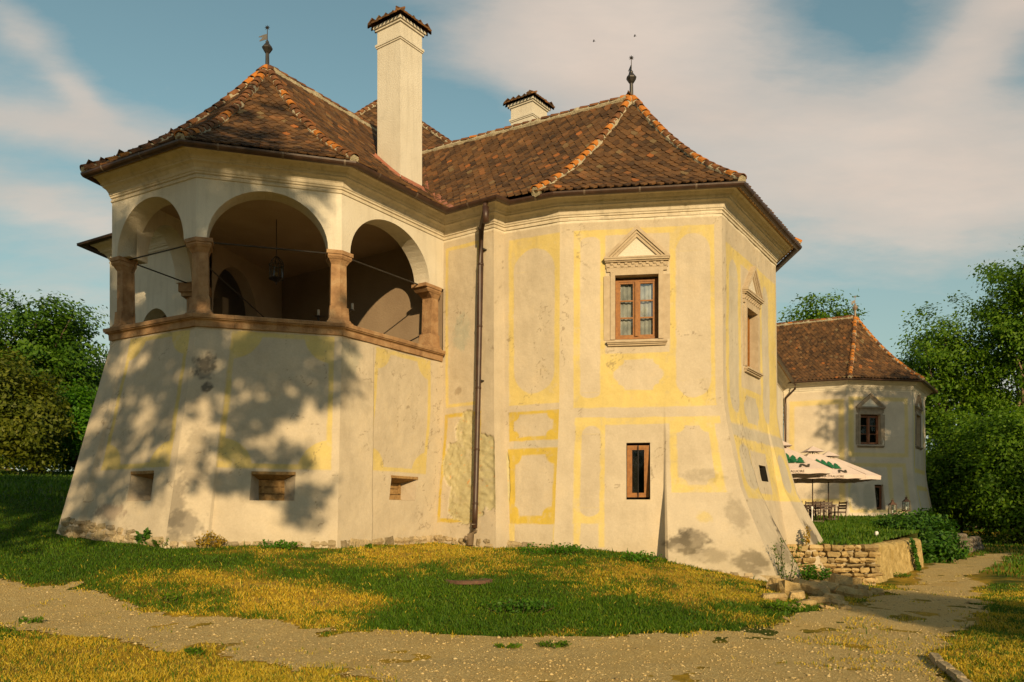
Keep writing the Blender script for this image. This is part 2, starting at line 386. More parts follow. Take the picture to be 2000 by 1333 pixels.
def wall_pos(i, u, z, out=0.0):
    """point of face i at u metres from its left corner, zr height, 'out' metres proud of the surface"""
    u = np.asarray(u, float); z = np.asarray(z, float); a, d, n, l = SEG[i]; o = np.zeros_like(u + z)
    if i > 0: C0 = _corner(i - 1, i, batter(i - 1, o + SEG[i - 1][3], z), batter(i, o, z), PTS[i])
    else: C0 = PTS[0] + n * batter(i, o, z)[..., None]
    if i < NF: C1 = _corner(i, i + 1, batter(i, o + l, z), batter(i + 1, o, z), PTS[i + 1])
    else: C1 = PTS[NF + 1] + n * batter(i, o + l, z)[..., None]
    if i in QF and l > 1:                # keep uprights plumb: only the ends follow the leaning corners
        q0 = (C0 - a) @ d; q1 = (C1 - a) @ d - l; B = min(1.25, l * .5); b = batter(i, u, z)
        q = u + q0 * np.clip(1 - u / B, 0, 1) + q1 * np.clip(1 - (l - u) / B, 0, 1)
        p = a + d * (q + o)[..., None] + n * (b + out + o)[..., None]
        return np.concatenate([p, (z + EYE + o)[..., None]], -1)
    s = u / l; b0 = batter(i, o, z); b1 = batter(i, o + l, z); b = batter(i, u, z)
    e = b - (b0 * (1 - s) + b1 * s) + out
    p = C0 * (1 - s)[..., None] + C1 * s[..., None] + n * e[..., None]
    return np.concatenate([p, (z + EYE + o)[..., None]], -1)
def wp(i, u, z, out=0.0): return wall_pos(i, np.array(float(u)), np.array(float(z)), out)
def uv(i, px, py):
    u, z = SEG[i][3] / 2, 2.0
    def f(u, z):
        a, b = proj(wp(i, u, z)); return np.array([a - px, b - py])
    for _ in range(14):
        e = f(u, z); J = np.c_[(f(u + .01, z) - e) / .01, (f(u, z + .01) - e) / .01]
        s = np.linalg.solve(J, e); s = np.clip(s, -1.5, 1.5); u -= s[0]; z -= s[1]
    return float(u), float(z)
U_BUT = uv(F5, 1299, 830)[0]
def rect_px(i, x0, y0, x1, y1):
    a, c = uv(i, x0, (y0 + y1) / 2), uv(i, x1, (y0 + y1) / 2); t, b = uv(i, (x0 + x1) / 2, y0), uv(i, (x0 + x1) / 2, y1)
    return a[0], b[1], c[0], t[1]        # u0, z0, u1, z1

# ---- pigments of the wall painting
PL = np.array([.500, .432, .328]); YE = np.array([.585, .472, .190]); YD = np.array([.52, .385, .075]); GR = np.array([.455, .41, .325]); WH = np.array([.68, .62, .50])
OLD = np.array([.45, .405, .235])
class Paint:
    def __init__(s, U, Z, seed, base=PL):
        s.U, s.Z = U, Z; s.seed = seed
        s.c = np.ones(U.shape + (3,)) * base
        s.w = (fbm(U * 5, Z * 5, seed, 3) - .5) * .035; s.v = (fbm(U * 4 + 40, Z * 4, seed + 5, 3) - .5) * .035
        s.wear = fbm(U * 3.1, Z * 3.1, seed + 9, 5)
        s.e = .010
    def put(s, m, col, k=1.0):
        m = np.clip(m, 0, 1) * k; s.c = s.c * (1 - m[..., None]) + np.asarray(col) * m[..., None]
    def sd_rect(s, r):
        u, z = s.U + s.w, s.Z + s.v
        return np.maximum(np.maximum(r[0] - u, u - r[2]), np.maximum(r[1] - z, z - r[3]))
    def rect(s, r, col, k=1.0): s.put(.5 - s.sd_rect(r) / (2 * s.e), col, k)
    def frame(s, r, t, col, k=1.0, sides='lrtb'):
        d = s.sd_rect(r); u, z = s.U + s.w, s.Z + s.v
        inn = (r[0] + (t if 'l' in sides else -1), r[1] + (t if 'b' in sides else -1), r[2] - (t if 'r' in sides else -1), r[3] - (t if 't' in sides else -1))
        s.put(np.minimum(.5 - d / (2 * s.e), .5 + s.sd_rect(inn) / (2 * s.e)), col, k)
    def ell(s, c, a, b, col, k=1.0, clip=None):
        u, z = (s.U + s.w - c[0]) / a, (s.Z + s.v - c[1]) / b
        d = (np.sqrt(u * u + z * z) - 1) * min(a, b); m = .5 - d / (2 * s.e)
        if clip is not None: m = np.minimum(m, .5 - s.sd_rect(clip) / (2 * s.e))
        s.put(m, col, k)
    def capsule(s, r, col, rise=None, k=1.0):
        """upright panel with half-round (elliptic) ends"""
        a = (r[2] - r[0]) / 2; b = rise or a; cu = (r[0] + r[2]) / 2
        s.rect((r[0], r[1] + b, r[2], r[3] - b), col, k)
        s.ell((cu, r[1] + b), a, b, col, k, (r[0] - 1, r[1] - 1, r[2] + 1, r[1] + b)); s.ell((cu, r[3] - b), a, b, col, k, (r[0] - 1, r[3] - b, r[2] + 1, r[3] + 1))
    def notched(s, r, q, col, k=1.0):
        """panel whose four corners are bitten by quarter circles of radius q"""
        d = s.sd_rect(r); u, z = s.U + s.w, s.Z + s.v
        for cu in (r[0], r[2]):
            for cz in (r[1], r[3]): d = np.maximum(d, q - np.sqrt((u - cu) ** 2 + (z - cz) ** 2))
        s.put(.5 - d / (2 * s.e), col, k)
    def corners(s, r, q, col, k=1.0):
        for cu in (r[0], r[2]):
            for cz in (r[1], r[3]): s.ell((cu, cz), q, q, col, k, r)
    def stain(s, c, a, b, col, k=.8, lo=.42, hi=.62, seed=50):
        u, z = (s.U - c[0]) / a, (s.Z - c[1]) / b; f = np.exp(-(u * u + z * z) * 1.2)
        n = .5 * fbm(s.U * 6, s.Z * 6, s.seed + seed, 5) + .5 * fbm(s.U * 22, s.Z * 16, s.seed + seed + 9, 4)
        s.put(sstep(lo, hi, n * .55 + f * .5) * sstep(.08, .35, f), col, k)

def paint_face(i, U, Z):
    P = Paint(U, Z, 11 * i + 3); Lf = SEG[i][3]
    rp = lambda *a: rect_px(i, *a)
    if i in (F1, F2, F3):
        r = {F1: rp(228, 655, 350, 914), F2: rp(437, 652, 650, 916), F3: rp(727, 668, 841, 923)}[i]
        rr = (r[0], r[1], r[2], 3.99)
        P.rect(rr, PL * .96); P.frame(rr, .10, YE * .92)
        P.corners((rr[0] + .02, rr[1] + .02, rr[2] - .02, rr[3]), {F1: .52, F2: .60, F3: .50}[i], YE * .94)
        lo = (fbm(U * 2.5, Z * 2.5, 77, 4))
        P.put(sstep(.50, .72, lo) * .13, np.array([.33, .29, .23]))
        if i == F2:
            for (x, y, a, b, k) in ((398, 716, .26, .34, .92), (404, 755, .14, .15, .92), (340, 985, .25, .75, .6), (350, 1030, .5, .4, .6), (385, 890, .3, .8, .35)):
                P.stain(uv(i, x, y), a, b, (.06, .056, .05), k * .85)
        if i == F1: P.stain(uv(i, 140, 870), .16, 1.6, (.10, .085, .075), .6); P.stain(uv(i, 215, 1000), .5, .2, (.16, .12, .10), .6)
        if i == F3: P.stain(uv(i, 680, 700), .45, .5, (.30, .31, .25), .5)
        P.put(sstep(-.1, -.75, Z + .35 * (fbm(U * 2, Z * 2, 5, 3) - .5)), np.array([.36, .31, .20]), .5)
    if i in (F4, F4b, F5, F6, FJ, F7):
        P.put(np.clip(sstep(7.04, 7.07, Z), 0, 1), WH)
    if i == F4:
        P.frame(rp(870, 478, 938, 794), .085, YE); P.frame(rp(862, 807, 935, 1021), .10, YD * .97)
        P.stain(uv(i, 902, 650), .28, .45, (.36, .37, .30), .65, .34, .5); P.stain(uv(i, 895, 765), .18, .15, (.27, .21, .14), .6, .5, .66)
    if i == F4b:
        P.rect(rp(994, 462, 1094, 790), YE); P.capsule(rp(1004, 486, 1083, 768), PL * 1.03)
        P.rect(rp(994, 803, 1093, 861), YD); P.notched(rp(1004, 809, 1080, 853), .16, PL * .97)
        P.rect(rp(1003, 861, 1093, 874), GR)
        P.rect(rp(994, 876, 1093, 1024), YD); P.notched(rp(1006, 889, 1080, 1008), .22, PL * .98)
        P.rect(rp(994, 1024, 1005, 1066), YE); P.rect(rp(1080, 1024, 1091, 1066), YE)
    if i == F5:
        P.rect(rp(1120, 445, 1396, 795), YE)
        P.rect(rp(1098, 452, 1120, 795), PL * 1.02)
        P.capsule(rp(1133, 463, 1172, 778), PL * 1.05, .13); P.rect(rp(1182, 457, 1308, 690), PL * 1.03)
        P.capsule(rp(1320, 456, 1388, 776), PL * 1.04, .40)
        q = rp(1208, 702, 1287, 762); P.notched(q, .14, PL * 1.04); q2 = rp(1197, 718, 1297, 746); P.ell(((q2[0] + q2[2]) / 2, (q2[1] + q2[3]) / 2), (q2[2] - q2[0]) / 2, .26, PL * 1.04)
        # lower storey
        P.rect(rp(1122, 815, 1407, 829), YE); P.rect(rp(1121, 815, 1181, 1023), YE); P.capsule(rp(1134, 832, 1172, 1009), PL * .99, .2)
        P.rect(rp(1120, 1023, 1133, 1070), YE); P.rect(rp(1169, 1023, 1181, 1070), YE)
        P.rect(rp(1309, 816, 1406, 962), YE); P.notched(rp(1323, 831, 1391, 948), .17, PL)
        for (x, y, a, b, k) in ((1345, 1058, .38, .30, .85), (1385, 1085, .3, .2, .5), (1465, 1100, .30, .30, .8), (1440, 1005, .2, .5, .3), (1370, 930, .5, .2, .25)):
            P.stain(uv(i, x, y), a, b, (.045, .038, .028), k)
        P.stain(uv(i, 1377, 1010), .14, .14, (.50, .40, .14), .6, .4, .6)
    if i == F6:
        z = lambda y: uv(i, 1470, y)[1]
        P.rect((.25, 2.32, Lf - .1, 6.55), YE)
        for a, b in ((.45, 1.15), (3.15, 3.75)): P.capsule((a, 2.6, b, 6.25), GR * 1.05, .45)
        P.rect((1.35, 3.3, 2.95, 6.3), PL); P.notched((1.5, 2.45, 2.7, 3.15), .2, GR)
        P.rect((.25, 2.02, Lf, 2.30), GR)
        P.rect((.25, .55, Lf - .1, 2.0), YE)
        P.capsule((.42, .75, 1.25, 1.85), GR, .35); P.rect((1.45, .7, 2.75, 1.75), PL * .97); P.capsule((3.5, .75, 4.2, 1.8), GR, .35)
        P.stain((1.35, -.35), .45, .8, (.07, .06, .05), .9); P.stain((Lf - .7, -.5), .35, .6, (.08, .07, .055), .8); P.stain((.7, -.7), .4, .35, (.08, .07, .05), .7)
    if i in (F4, FJ, F4b):               # patch where the finish has come off and the old render shows
        d = damage(i, U, Z)
        n = fbm(U * 9, Z * 9, 31, 4)
        P.put(sstep(.0, .06, d), OLD * (.86 + .3 * n)[..., None], .95)
        P.put(sstep(.02, .0, np.abs(d - .02)) * sstep(.45, .6, n), np.array([.14, .10, .05]), .8)
        P.put(sstep(.78, .85, fbm(U * 14, Z * 14, 91, 3)) * sstep(.1, .2, d), np.array([.60, .25, .06]), .8)
    if i >= F4:
        P.put(sstep(.60, .78, P.wear) * .35 * sstep(-2, 3, 3 - Z), PL * .93)
        P.put(sstep(-.05, -.95, Z + .4 * (fbm(U * 2, Z * 2, 5, 3) - .5)), np.array([.40, .34, .22]), .35)
    cr = np.abs(fbm(U * 1.3 + .25 * fbm(U * 7, Z * 7, 161, 3), Z * .8, 151 + i, 5) - .5); P.put(sstep(.005, .0015, cr) * sstep(.47, .56, fbm(U * .8, Z * .8, 171 + i, 3)) * .55, np.array([.17, .13, .09]))
    dr = fbm(U * 7, Z * .45, 181 + i, 5); P.put(sstep(.55, .74, dr) * .20 * (.35 + .65 * sstep(3.0, 7.0, Z)), PL * .72)
    fl = fbm(U * 8, Z * 8, 131 + i, 5) * .6 + fbm(U * 1.2, Z * 1.2, 141 + i, 3) * .4
    P.put(sstep(.63, .65, fl) * .30, PL * 1.07); P.put(sstep(.36, .34, fl) * .22, PL * .88)
    P.c *= (1 + (fbm(U * .9, Z * .5, 61 + i, 4) - .5) * .16)[..., None]
    P.c *= (1 + (fbm(U * 6, Z * 1.1, 71 + i, 4) - .5) * .10)[..., None]
    return np.clip(P.c, .01, .85)
_DMG = {}
def damage(i, U, Z):
    if i not in _DMG:
        _DMG[i] = {F4: [uv(F4, 908, 842) + (.34, .50), uv(F4, 888, 905) + (.48, .62), uv(F4, 930, 895) + (.50, .70), uv(F4, 905, 975) + (.50, .62)],
                   FJ: [], F4b: [(-.05, uv(F4b, 996, 930)[1]) + (.16, .85)]}[i]
        if i == F4: _DMG[i] += [uv(F4, 958, 920) + (.34, .95)]
    d = np.full(U.shape, -1.0)
    for (u, z, a, b) in _DMG[i]: d = np.maximum(d, 1 - ((U - u) / a) ** 2 - ((Z - z) / b) ** 2)
    return d + (fbm(U * 4, Z * 4, 23, 5) - .5) * 1.1 - .12

HOLES = {}                               # face -> list of (u0,z0,u1,z1)
def add_hole(i, r): HOLES.setdefault(i, []).append(r); return r
WIN5 = add_hole(F5, rect_px(F5, 1201.5, 538, 1286, 663)); WIN5L = add_hole(F5, rect_px(F5, 1223.5, 865, 1270, 976))
WIN6 = add_hole(F6, (1.72, 3.86, 2.62, 5.32)); SL6 = add_hole(F6, (2.0, 1.02, 2.55, 1.42))
SL1 = add_hole(F1, rect_px(F1, 252, 926, 298, 978)); SL2 = add_hole(F2, rect_px(F2, 489, 927, 576, 978)); SL3 = add_hole(F3, rect_px(F3, 762, 935, 812, 977))
def lines(lo, hi, step, extra):
    a = list(np.linspace(lo, hi, max(2, int(round((hi - lo) / step)) + 1)))
    for e in extra:
        if lo < e < hi:
            a = [x for x in a if abs(x - e) > step * .35 or x in (lo, hi)]; a.append(e)
    return np.array(sorted(a))
def grid_face(i, z0, z1, step, painter, wob=1.0, disp=None):
    Lf = SEG[i][3]; hs = HOLES.get(i, []); ex = [v for h in hs for v in (h[0], h[2])]
    if i == F5: ex += [U_BUT - .002, U_BUT + .002]
    if i == F1: ex += [.549, .551]
    if i == F2: ex += [.719, .721]
    if i == F3: ex += [1.019, 1.021]
    if i == F6: ex += [1.149, 1.151, Lf - 1.101, Lf - 1.099]
    us = [0.0]
    for v in lines(0, Lf, step, ex): 
        if v - us[-1] > 1e-5: us.append(v)
    us = np.array(us); zs = lines(z0, z1, step, [v for h in hs for v in (h[1], h[3])])
    U, Z = np.meshgrid(us, zs)
    e = ((fbm(U * 1.1, Z * 1.1, 3 + i, 3) - .5) * .05 + (fbm(U * 6, Z * 6, 8 + i, 4) - .5) * .014) * sstep(0, .25, np.minimum(U, Lf - U)) * wob
    if i in (F4, F4b): d = damage(i, U, Z); e = e - sstep(0, .03, d) * (.026 + .07 * (fbm(U * 9, Z * 11, 31, 5) - .35)) * sstep(0, .06, np.minimum(U, Lf - U))
    V = wall_pos(i, U, Z, e); C = painter(i, U, Z)
    ny, nx = U.shape; idx = np.arange(ny * nx).reshape(ny, nx)
    q = np.stack([idx[:-1, :-1], idx[:-1, 1:], idx[1:, 1:], idx[1:, :-1]], -1).reshape(-1, 4)
    cu = ((U[:-1, :-1] + U[1:, 1:]) / 2).ravel(); cz = ((Z[:-1, :-1] + Z[1:, 1:]) / 2).ravel(); keep = np.ones(len(q), bool)
    for h in hs: keep &= ~((cu > h[0]) & (cu < h[2]) & (cz > h[1]) & (cz < h[3]))
    return V.reshape(-1, 3), q[keep], C.reshape(-1, 3)
def build_walls(name, specs, painter, parent, mat):
    Vs, Qs, Cs, n = [], [], [], 0
    for (i, z0, z1, st) in specs:
        v, q, c = grid_face(i, z0, z1, st, painter); Vs.append(v); Qs.append(q + n); Cs.append(c); n += len(v)
    return np_mesh(name, np.concatenate(Vs), np.concatenate(Qs), mat, parent, True, np.concatenate(Cs))

house = empty('manor_house', (0, 19, 1.2))
tag(house, 'old cream and yellow painted manor house with arched loggia and tiled hip roofs', 'house')
ST = .023
build_walls('wall', [(F0, -2.2, 4.05, .15), (F1, -1.3, 4.05, ST), (F2, -1.3, 4.05, ST), (F3, -1.3, 4.05, ST), (F4, -1.3, 7.2, ST), (FJ, -1.3, 7.2, .05), (F4b, -1.4, 7.2, ST),
                     (F5, -1.9, 7.2, ST), (F6, -2.0, 7.2, .04), (F7, -2, 7.2, .2)], paint_face, house, M['plaster'])
# the long sides and the back, out of sight
mb = MB()
SIDE = np.array([14.86, 44.9])
for a, b, h0, h1 in ((W8, SIDE, -1.5, 7.3), (SIDE, np.array([4., 50.]), -1.5, 7.3), (np.array([4., 50.]), np.array([-11., 40.]), -1.5, 7.3), (np.array([-11., 40.]), np.array([-11.0, 22.4]), -1, 7.3)):
    d = (b - a) / np.linalg.norm(b - a); n = np.array([d[1], -d[0]]); c = (a + b) / 2 - n * .2
    mb.box((c[0], c[1], EYE + (h0 + h1) / 2), (np.linalg.norm(b - a), .4, h1 - h0), [(d[0], d[1], 0), (-n[0], -n[1], 0), (0, 0, 1)])
mb.build('side_wall', M['white'], house)

# ---- offset outlines used by cornice, gutter, parapet
def mitre(pts, off, s0=1.0):
    out = []
    for k in range(len(pts)):
        ns = []
        if k > 0: d = pts[k] - pts[k - 1]; d = d / np.linalg.norm(d); ns.append(np.array([d[1], -d[0]]))
        if k < len(pts) - 1: d = pts[k + 1] - pts[k]; d = d / np.linalg.norm(d); ns.append(np.array([d[1], -d[0]]))
        if len(ns) == 1: out.append(pts[k] + ns[0] * off)
        elif k == 1 and s0 != 1.0: out.append(pts[k] + np.linalg.solve(np.array(ns), np.array([off * s0, off])))
        else: out.append(pts[k] + (ns[0] + ns[1]) * off / (1 + ns[0] @ ns[1]))
    if s0 != 1.0: d = pts[1] - pts[0]; d = d / np.linalg.norm(d); out[0] = pts[0] + np.array([d[1], -d[0]]) * off * s0
    return out
def sweep(pts, prof, closed_ends=True):
    """prof: list of (out, zr)"""
    mb = MB(); n = len(prof); rows = [mitre(pts, o, .38 if pts is OUTL else 1.0) for o, z in prof]
    for k in range(len(pts) - 1):        # every stretch its own strip so corners stay crisp
        vs = [(*rows[j][k], EYE + prof[j][1]) for j in range(n)] + [(*rows[j][k + 1], EYE + prof[j][1]) for j in range(n)]
        mb.add(vs, [(j, n + j, n + j + 1, j + 1) for j in range(n - 1)])
        if closed_ends and k == 0: mb.add(vs[:n], [tuple(range(n - 1, -1, -1))])
        if closed_ends and k == len(pts) - 2: mb.add(vs[n:], [tuple(range(n))])
    return mb
CORN = [(0.0, 7.10), (.025, 7.11), (.03, 7.15), (.004, 7.165), (.004, 7.185), (.035, 7.195), (.04, 7.23), (.06, 7.24), (.075, 7.30), (.13, 7.36), (.20, 7.385), (.21, 7.42), (.235, 7.425), (.26, 7.47), (.34, 7.53), (.40, 7.545), (.41, 7.60), (.43, 7.61), (0, 7.62)]
CORN = [(a + .002, b) for a, b in CORN]
OUTL = [WA, W0, W1, W2, W3, W4, W5, W5b, W6, W7, W8, SIDE]
sweep(OUTL, CORN).build('cornice', mat_noise('cornice_plaster', (.54, .475, .36), (.64, .575, .455), 2.2, .88, .15, .008, 40, streak=.25), house)
# gutter: half pipe with joints
GO, GZ, GR_ = .575, 7.565, .090
GP = [(GO + GR_ * math.cos(a), GZ + GR_ * math.sin(a)) for a in np.linspace(math.pi, 2 * math.pi, 9)]
GP = GP + [(GO + (GR_ - .012) * math.cos(a), GZ + (GR_ - .012) * math.sin(a)) for a in np.linspace(2 * math.pi, math.pi, 9)]
gut = sweep(OUTL, GP).build('gutter', M['gutter'], house)
gl = mitre(OUTL, GO, .38)
gjm = mat_noise('gutter_joint_metal', (.10, .07, .05), (.16, .12, .09), 8, .4, .5, 0)
for k in range(len(gl) - 3):
    a, b = gl[k], gl[k + 1]; l = np.linalg.norm(b - a); d = (b - a) / l; n = np.array([d[1], -d[0]])
    for s in np.arange(.7, l, 1.25):
        c = a + d * s; vs = []; mb = MB()
        for q, e in enumerate((-.022, .022)):
            for j, t in enumerate(np.linspace(math.pi, 2 * math.pi, 9)):
                p = c + d * e + n * (GR_ + .006) * math.cos(t); vs.append((p[0], p[1], EYE + GZ + (GR_ + .006) * math.sin(t)))
        mb.add(vs, [(j, j + 1, 9 + j + 1, 9 + j) for j in range(8)])
        mb.build('gutter_joint', gjm, gut)
# soffit board closing the gap between cornice and eaves
sweep(OUTL, [(0, 7.60), (.46, 7.555), (.46, 7.575), (0, 7.63)]).build('eaves_board', M['oldwood'], house)
# parapet of sandstone, a run of separate blocks along three faces
PROF = [(0.0, 4.03), (.055, 4.035), (.06, 4.15), (.075, 4.17), (.115, 4.18), (.12, 4.195), (.10, 4.2), (.14, 4.205), (.15, 4.27), (.14, 4.285), (-.42, 4.285), (-.42, 4.03)]
SILL_PTS = [W0, W1, W2, W3]
for k in range(3):
    i = k + 1; a, d, n, l = SEG[i]; hi = l - (.10 if i == F3 else 0)
    cuts = {F1: [0, .95, 1.75, l], F2: [0, .75, 1.6, 2.35, l], F3: [0, .62, 1.5, 2.35, 2.95, hi]}[i]
    for j in range(len(cuts) - 1):
        u0, u1 = cuts[j] + .002, cuts[j + 1] - .002
        mb = MB(); vs = []
        jo = random.uniform(-.006, .006)
        for uu in (u0, u1):
            for (o, z) in PROF:
                p = a + d * uu + n * (o + jo)
                if j == 0 and uu == u0: p = _corner(i - 1, i, np.array(o + jo), np.array(o + jo), PTS[i]) + d * .002
                if j == len(cuts) - 2 and uu == u1 and i != F3: p = _corner(i, i + 1, np.array(o + jo), np.array(o + jo), PTS[i + 1]) - d * .002
                vs.append((p[0], p[1], EYE + z))
        m = len(PROF)
        mb.add(vs, [(q, m + q, m + (q + 1) % m, (q + 1) % m) for q in range(m)] + [tuple(range(m - 1, -1, -1)), tuple(range(m, 2 * m))])
        mb.build('parapet_stone', M['stone'], house)

# ---- arcade: white arched walls on sandstone columns
SPR, CROWN, THK = 5.88, 6.98, .48
def uvert(i, px):                        # u on the plumb face plane under a pixel column
    a, d, n, l = SEG[i]; t = (px - HX) / FPX
    return float((t * a[1] - a[0]) / (d[0] - t * d[1]))
ARCH = {F1: (uvert(F1, 229), uvert(F1, 359)), F2: (uvert(F2, 404), uvert(F2, 641)), F3: (uvert(F3, 684), uvert(F3, 839)), F0: (.45, SEG[0][3] - .55)}
def arch_wall(i, name, holes=None, zt=7.25, thk=THK, mat=None, parent=None, plane=None, crown=CROWN, spr=SPR, inner_trim=True):
    a, d, n, l = plane or SEG[i]; u0, u1 = holes
    mb = MB(); K = 26
    us = (u0 + u1) / 2 - (u1 - u0) / 2 * np.cos(np.linspace(0, math.pi, K)); zs = spr + (crown - spr) * np.sin(np.linspace(0, math.pi, K))
    for o, flip in ((0, False), (-thk, True)):
        e0 = 0 if (o == 0 or not inner_trim) else thk * .45; e1 = l if (o == 0 or not inner_trim) else l - thk * .45
        P = lambda u, z: (a[0] + d[0] * u + n[0] * o, a[1] + d[1] * u + n[1] * o, EYE + z)
        quads = [[P(e0, spr), P(u0, spr), P(u0, zt), P(e0, zt)], [P(u1, spr), P(e1, spr), P(e1, zt), P(u1, zt)]]
        for k in range(K - 1): quads.append([P(us[k], zs[k]), P(us[k + 1], zs[k + 1]), P(us[k + 1], zt), P(us[k], zt)])
        for q in quads: mb.add(q if not flip else q[::-1], [(0, 1, 2, 3)])
    F = lambda u, z, o: (a[0] + d[0] * u + n[0] * o, a[1] + d[1] * u + n[1] * o, EYE + z)
    for k in range(K - 1): mb.add([F(us[k], zs[k], 0), F(us[k], zs[k], -thk), F(us[k + 1], zs[k + 1], -thk), F(us[k + 1], zs[k + 1], 0)], [(0, 1, 2, 3)])
    for x0, x1 in ((0, u0), (u1, l)): mb.add([F(x0, spr, 0), F(x0, spr, -thk), F(x1, spr, -thk), F(x1, spr, 0)], [(0, 1, 2, 3)])
    return mb.build(name, mat or M['white'], parent or house)
for i in (F0, F1, F2, F3): arch_wall(i, 'arcade_wall', ARCH[i])
def pent(k, out, half, depth, cut=.0):
    """plan of a pier standing in outline corner k: prow to the outside, flush along both faces"""
    i, j = k - 1, k
    di, ni, dj, nj = SEG[i][1], SEG[i][2], SEG[j][1], SEG[j][2]
    c = _corner(i, j, np.array(out), np.array(out), PTS[k]); a = c - di * half; b = c + dj * half
    return [a, c, b, b - nj * depth, a - ni * depth]
def column(k, half=.40, name='column', left=False):
    o = None; z0, z1 = 4.285, SPR
    if k in (2, 3, 1):
        A = lambda out, h, dp: pent(k, out, h, dp)
    else:                                # engaged half column at the end of face 3
        a, d, n, l = SEG[F3]
        def A(out, h, dp):
            c0 = a + d * (l - .12 - h * 2 + (.40 - h) * .6) + n * out; c1 = a + d * (l - .12) + n * out
            return [c0, c1, c1 - n * dp, c0 - n * dp]
    sh = MB().prism(A(-.075, .205, .31), z0 + .34 + EYE, z1 - .22 + EYE, A(-.08, .19, .30))
    col = sh.build(name, M['stone'], house)
    b = MB().prism(A(.035, .33, .44), z0 + EYE, z0 + .06 + EYE).prism(A(.01, .30, .42), z0 + .062 + EYE, z0 + .12 + EYE, A(-.015, .27, .38)).prism(A(-.03, .25, .36), z0 + .122 + EYE, z0 + .40 + EYE, A(-.045, .235, .34))
    b.build('base', M['stone'], col)
    c = MB().prism(A(-.075, .195, .30), z1 - .28 + EYE, z1 - .18 + EYE, A(-.02, .26, .38)).prism(A(-.01, .28, .40), z1 - .178 + EYE, z1 - .13 + EYE, A(.02, .31, .43)).prism(A(.015, .30, .43), z1 - .128 + EYE, z1 - .085 + EYE).prism(A(.035, .335, .46), z1 - .083 + EYE, z1 - .003 + EYE)
    c.build('capital', M['stone'], col)
    return col
for k in (1, 2, 3, 4): column(k)
# rear left column, dark in the shade
c = WA + np.array([.28, -.25])
rc = MB().lathe((c[0], c[1], EYE), [(.2, 4.28), (.2, 5.6)], 8).build('column', M['stone'], house)
MB().box((c[0], c[1], EYE + 5.76), (.62, .55, .22)).box((c[0], c[1], EYE + 5.60), (.52, .46, .09)).build('capital', M['stone'], rc)
MB().box((c[0], c[1], EYE + 4.34), (.56, .5, .12)).build('base', M['stone'], rc)
# tie rods
def inset(k, off=.22): return _corner(k - 1, k, np.array(-off), np.array(-off), PTS[k])
tz = SPR - .02
rods = [(inset(1), inset(2)), (inset(2), inset(3)), (inset(3), W3 - SEG[F3][1] * .25 - SEG[F3][2] * .22), (inset(1), WA + np.array([.3, -.2])), (inset(2), np.array([-6.6, 23.6])), (W3 - SEG[F3][1] * .35 - SEG[F3][2] * .3, np.array([-3.6, 22.0]))]
for k, (a, b) in enumerate(rods):
    za = tz; zb = tz
    if k == 4: za, zb = 4.9 + .55, 5.4
    if k == 5: za, zb = 4.75, 4.4
    MB().tube([(a[0], a[1], EYE + za), (b[0], b[1], EYE + zb)], .016, 6).build('tie_rod', M['iron'], house)

# ---- room behind the arcade
Qc = np.array([-6.85, 24.4])
d4 = SEG[F4][1]
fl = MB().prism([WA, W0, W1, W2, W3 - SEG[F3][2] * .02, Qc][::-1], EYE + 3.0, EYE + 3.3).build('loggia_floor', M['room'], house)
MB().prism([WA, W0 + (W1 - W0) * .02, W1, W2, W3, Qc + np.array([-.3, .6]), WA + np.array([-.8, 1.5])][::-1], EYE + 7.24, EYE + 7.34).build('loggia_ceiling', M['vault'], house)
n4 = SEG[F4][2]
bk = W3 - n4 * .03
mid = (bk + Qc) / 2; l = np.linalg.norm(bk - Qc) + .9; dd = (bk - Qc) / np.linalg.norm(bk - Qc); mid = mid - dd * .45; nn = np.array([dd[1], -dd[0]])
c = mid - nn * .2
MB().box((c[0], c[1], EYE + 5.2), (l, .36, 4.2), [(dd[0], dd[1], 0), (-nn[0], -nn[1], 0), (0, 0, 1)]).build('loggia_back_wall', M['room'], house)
# left inner wall with the arched passage
sa = WA + np.array([.42, .5]); sd = (Qc - sa); sl_ = np.linalg.norm(sd); sd = sd / sl_
pl = (sa, sd, np.array([sd[1], -sd[0]]), sl_)
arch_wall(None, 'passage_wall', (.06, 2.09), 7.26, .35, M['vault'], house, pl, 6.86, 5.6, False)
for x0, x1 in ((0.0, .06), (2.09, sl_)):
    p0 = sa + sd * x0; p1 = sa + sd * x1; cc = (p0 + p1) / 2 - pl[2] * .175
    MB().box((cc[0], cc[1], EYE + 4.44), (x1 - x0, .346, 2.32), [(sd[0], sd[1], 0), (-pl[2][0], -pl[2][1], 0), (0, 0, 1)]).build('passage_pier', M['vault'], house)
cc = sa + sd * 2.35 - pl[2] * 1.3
MB().box((cc[0], cc[1], EYE + 5.2), (3.2, .2, 4.2), [(sd[0], sd[1], 0), (-pl[2][0], -pl[2][1], 0), (0, 0, 1)]).build('passage_back', M['room'], house)

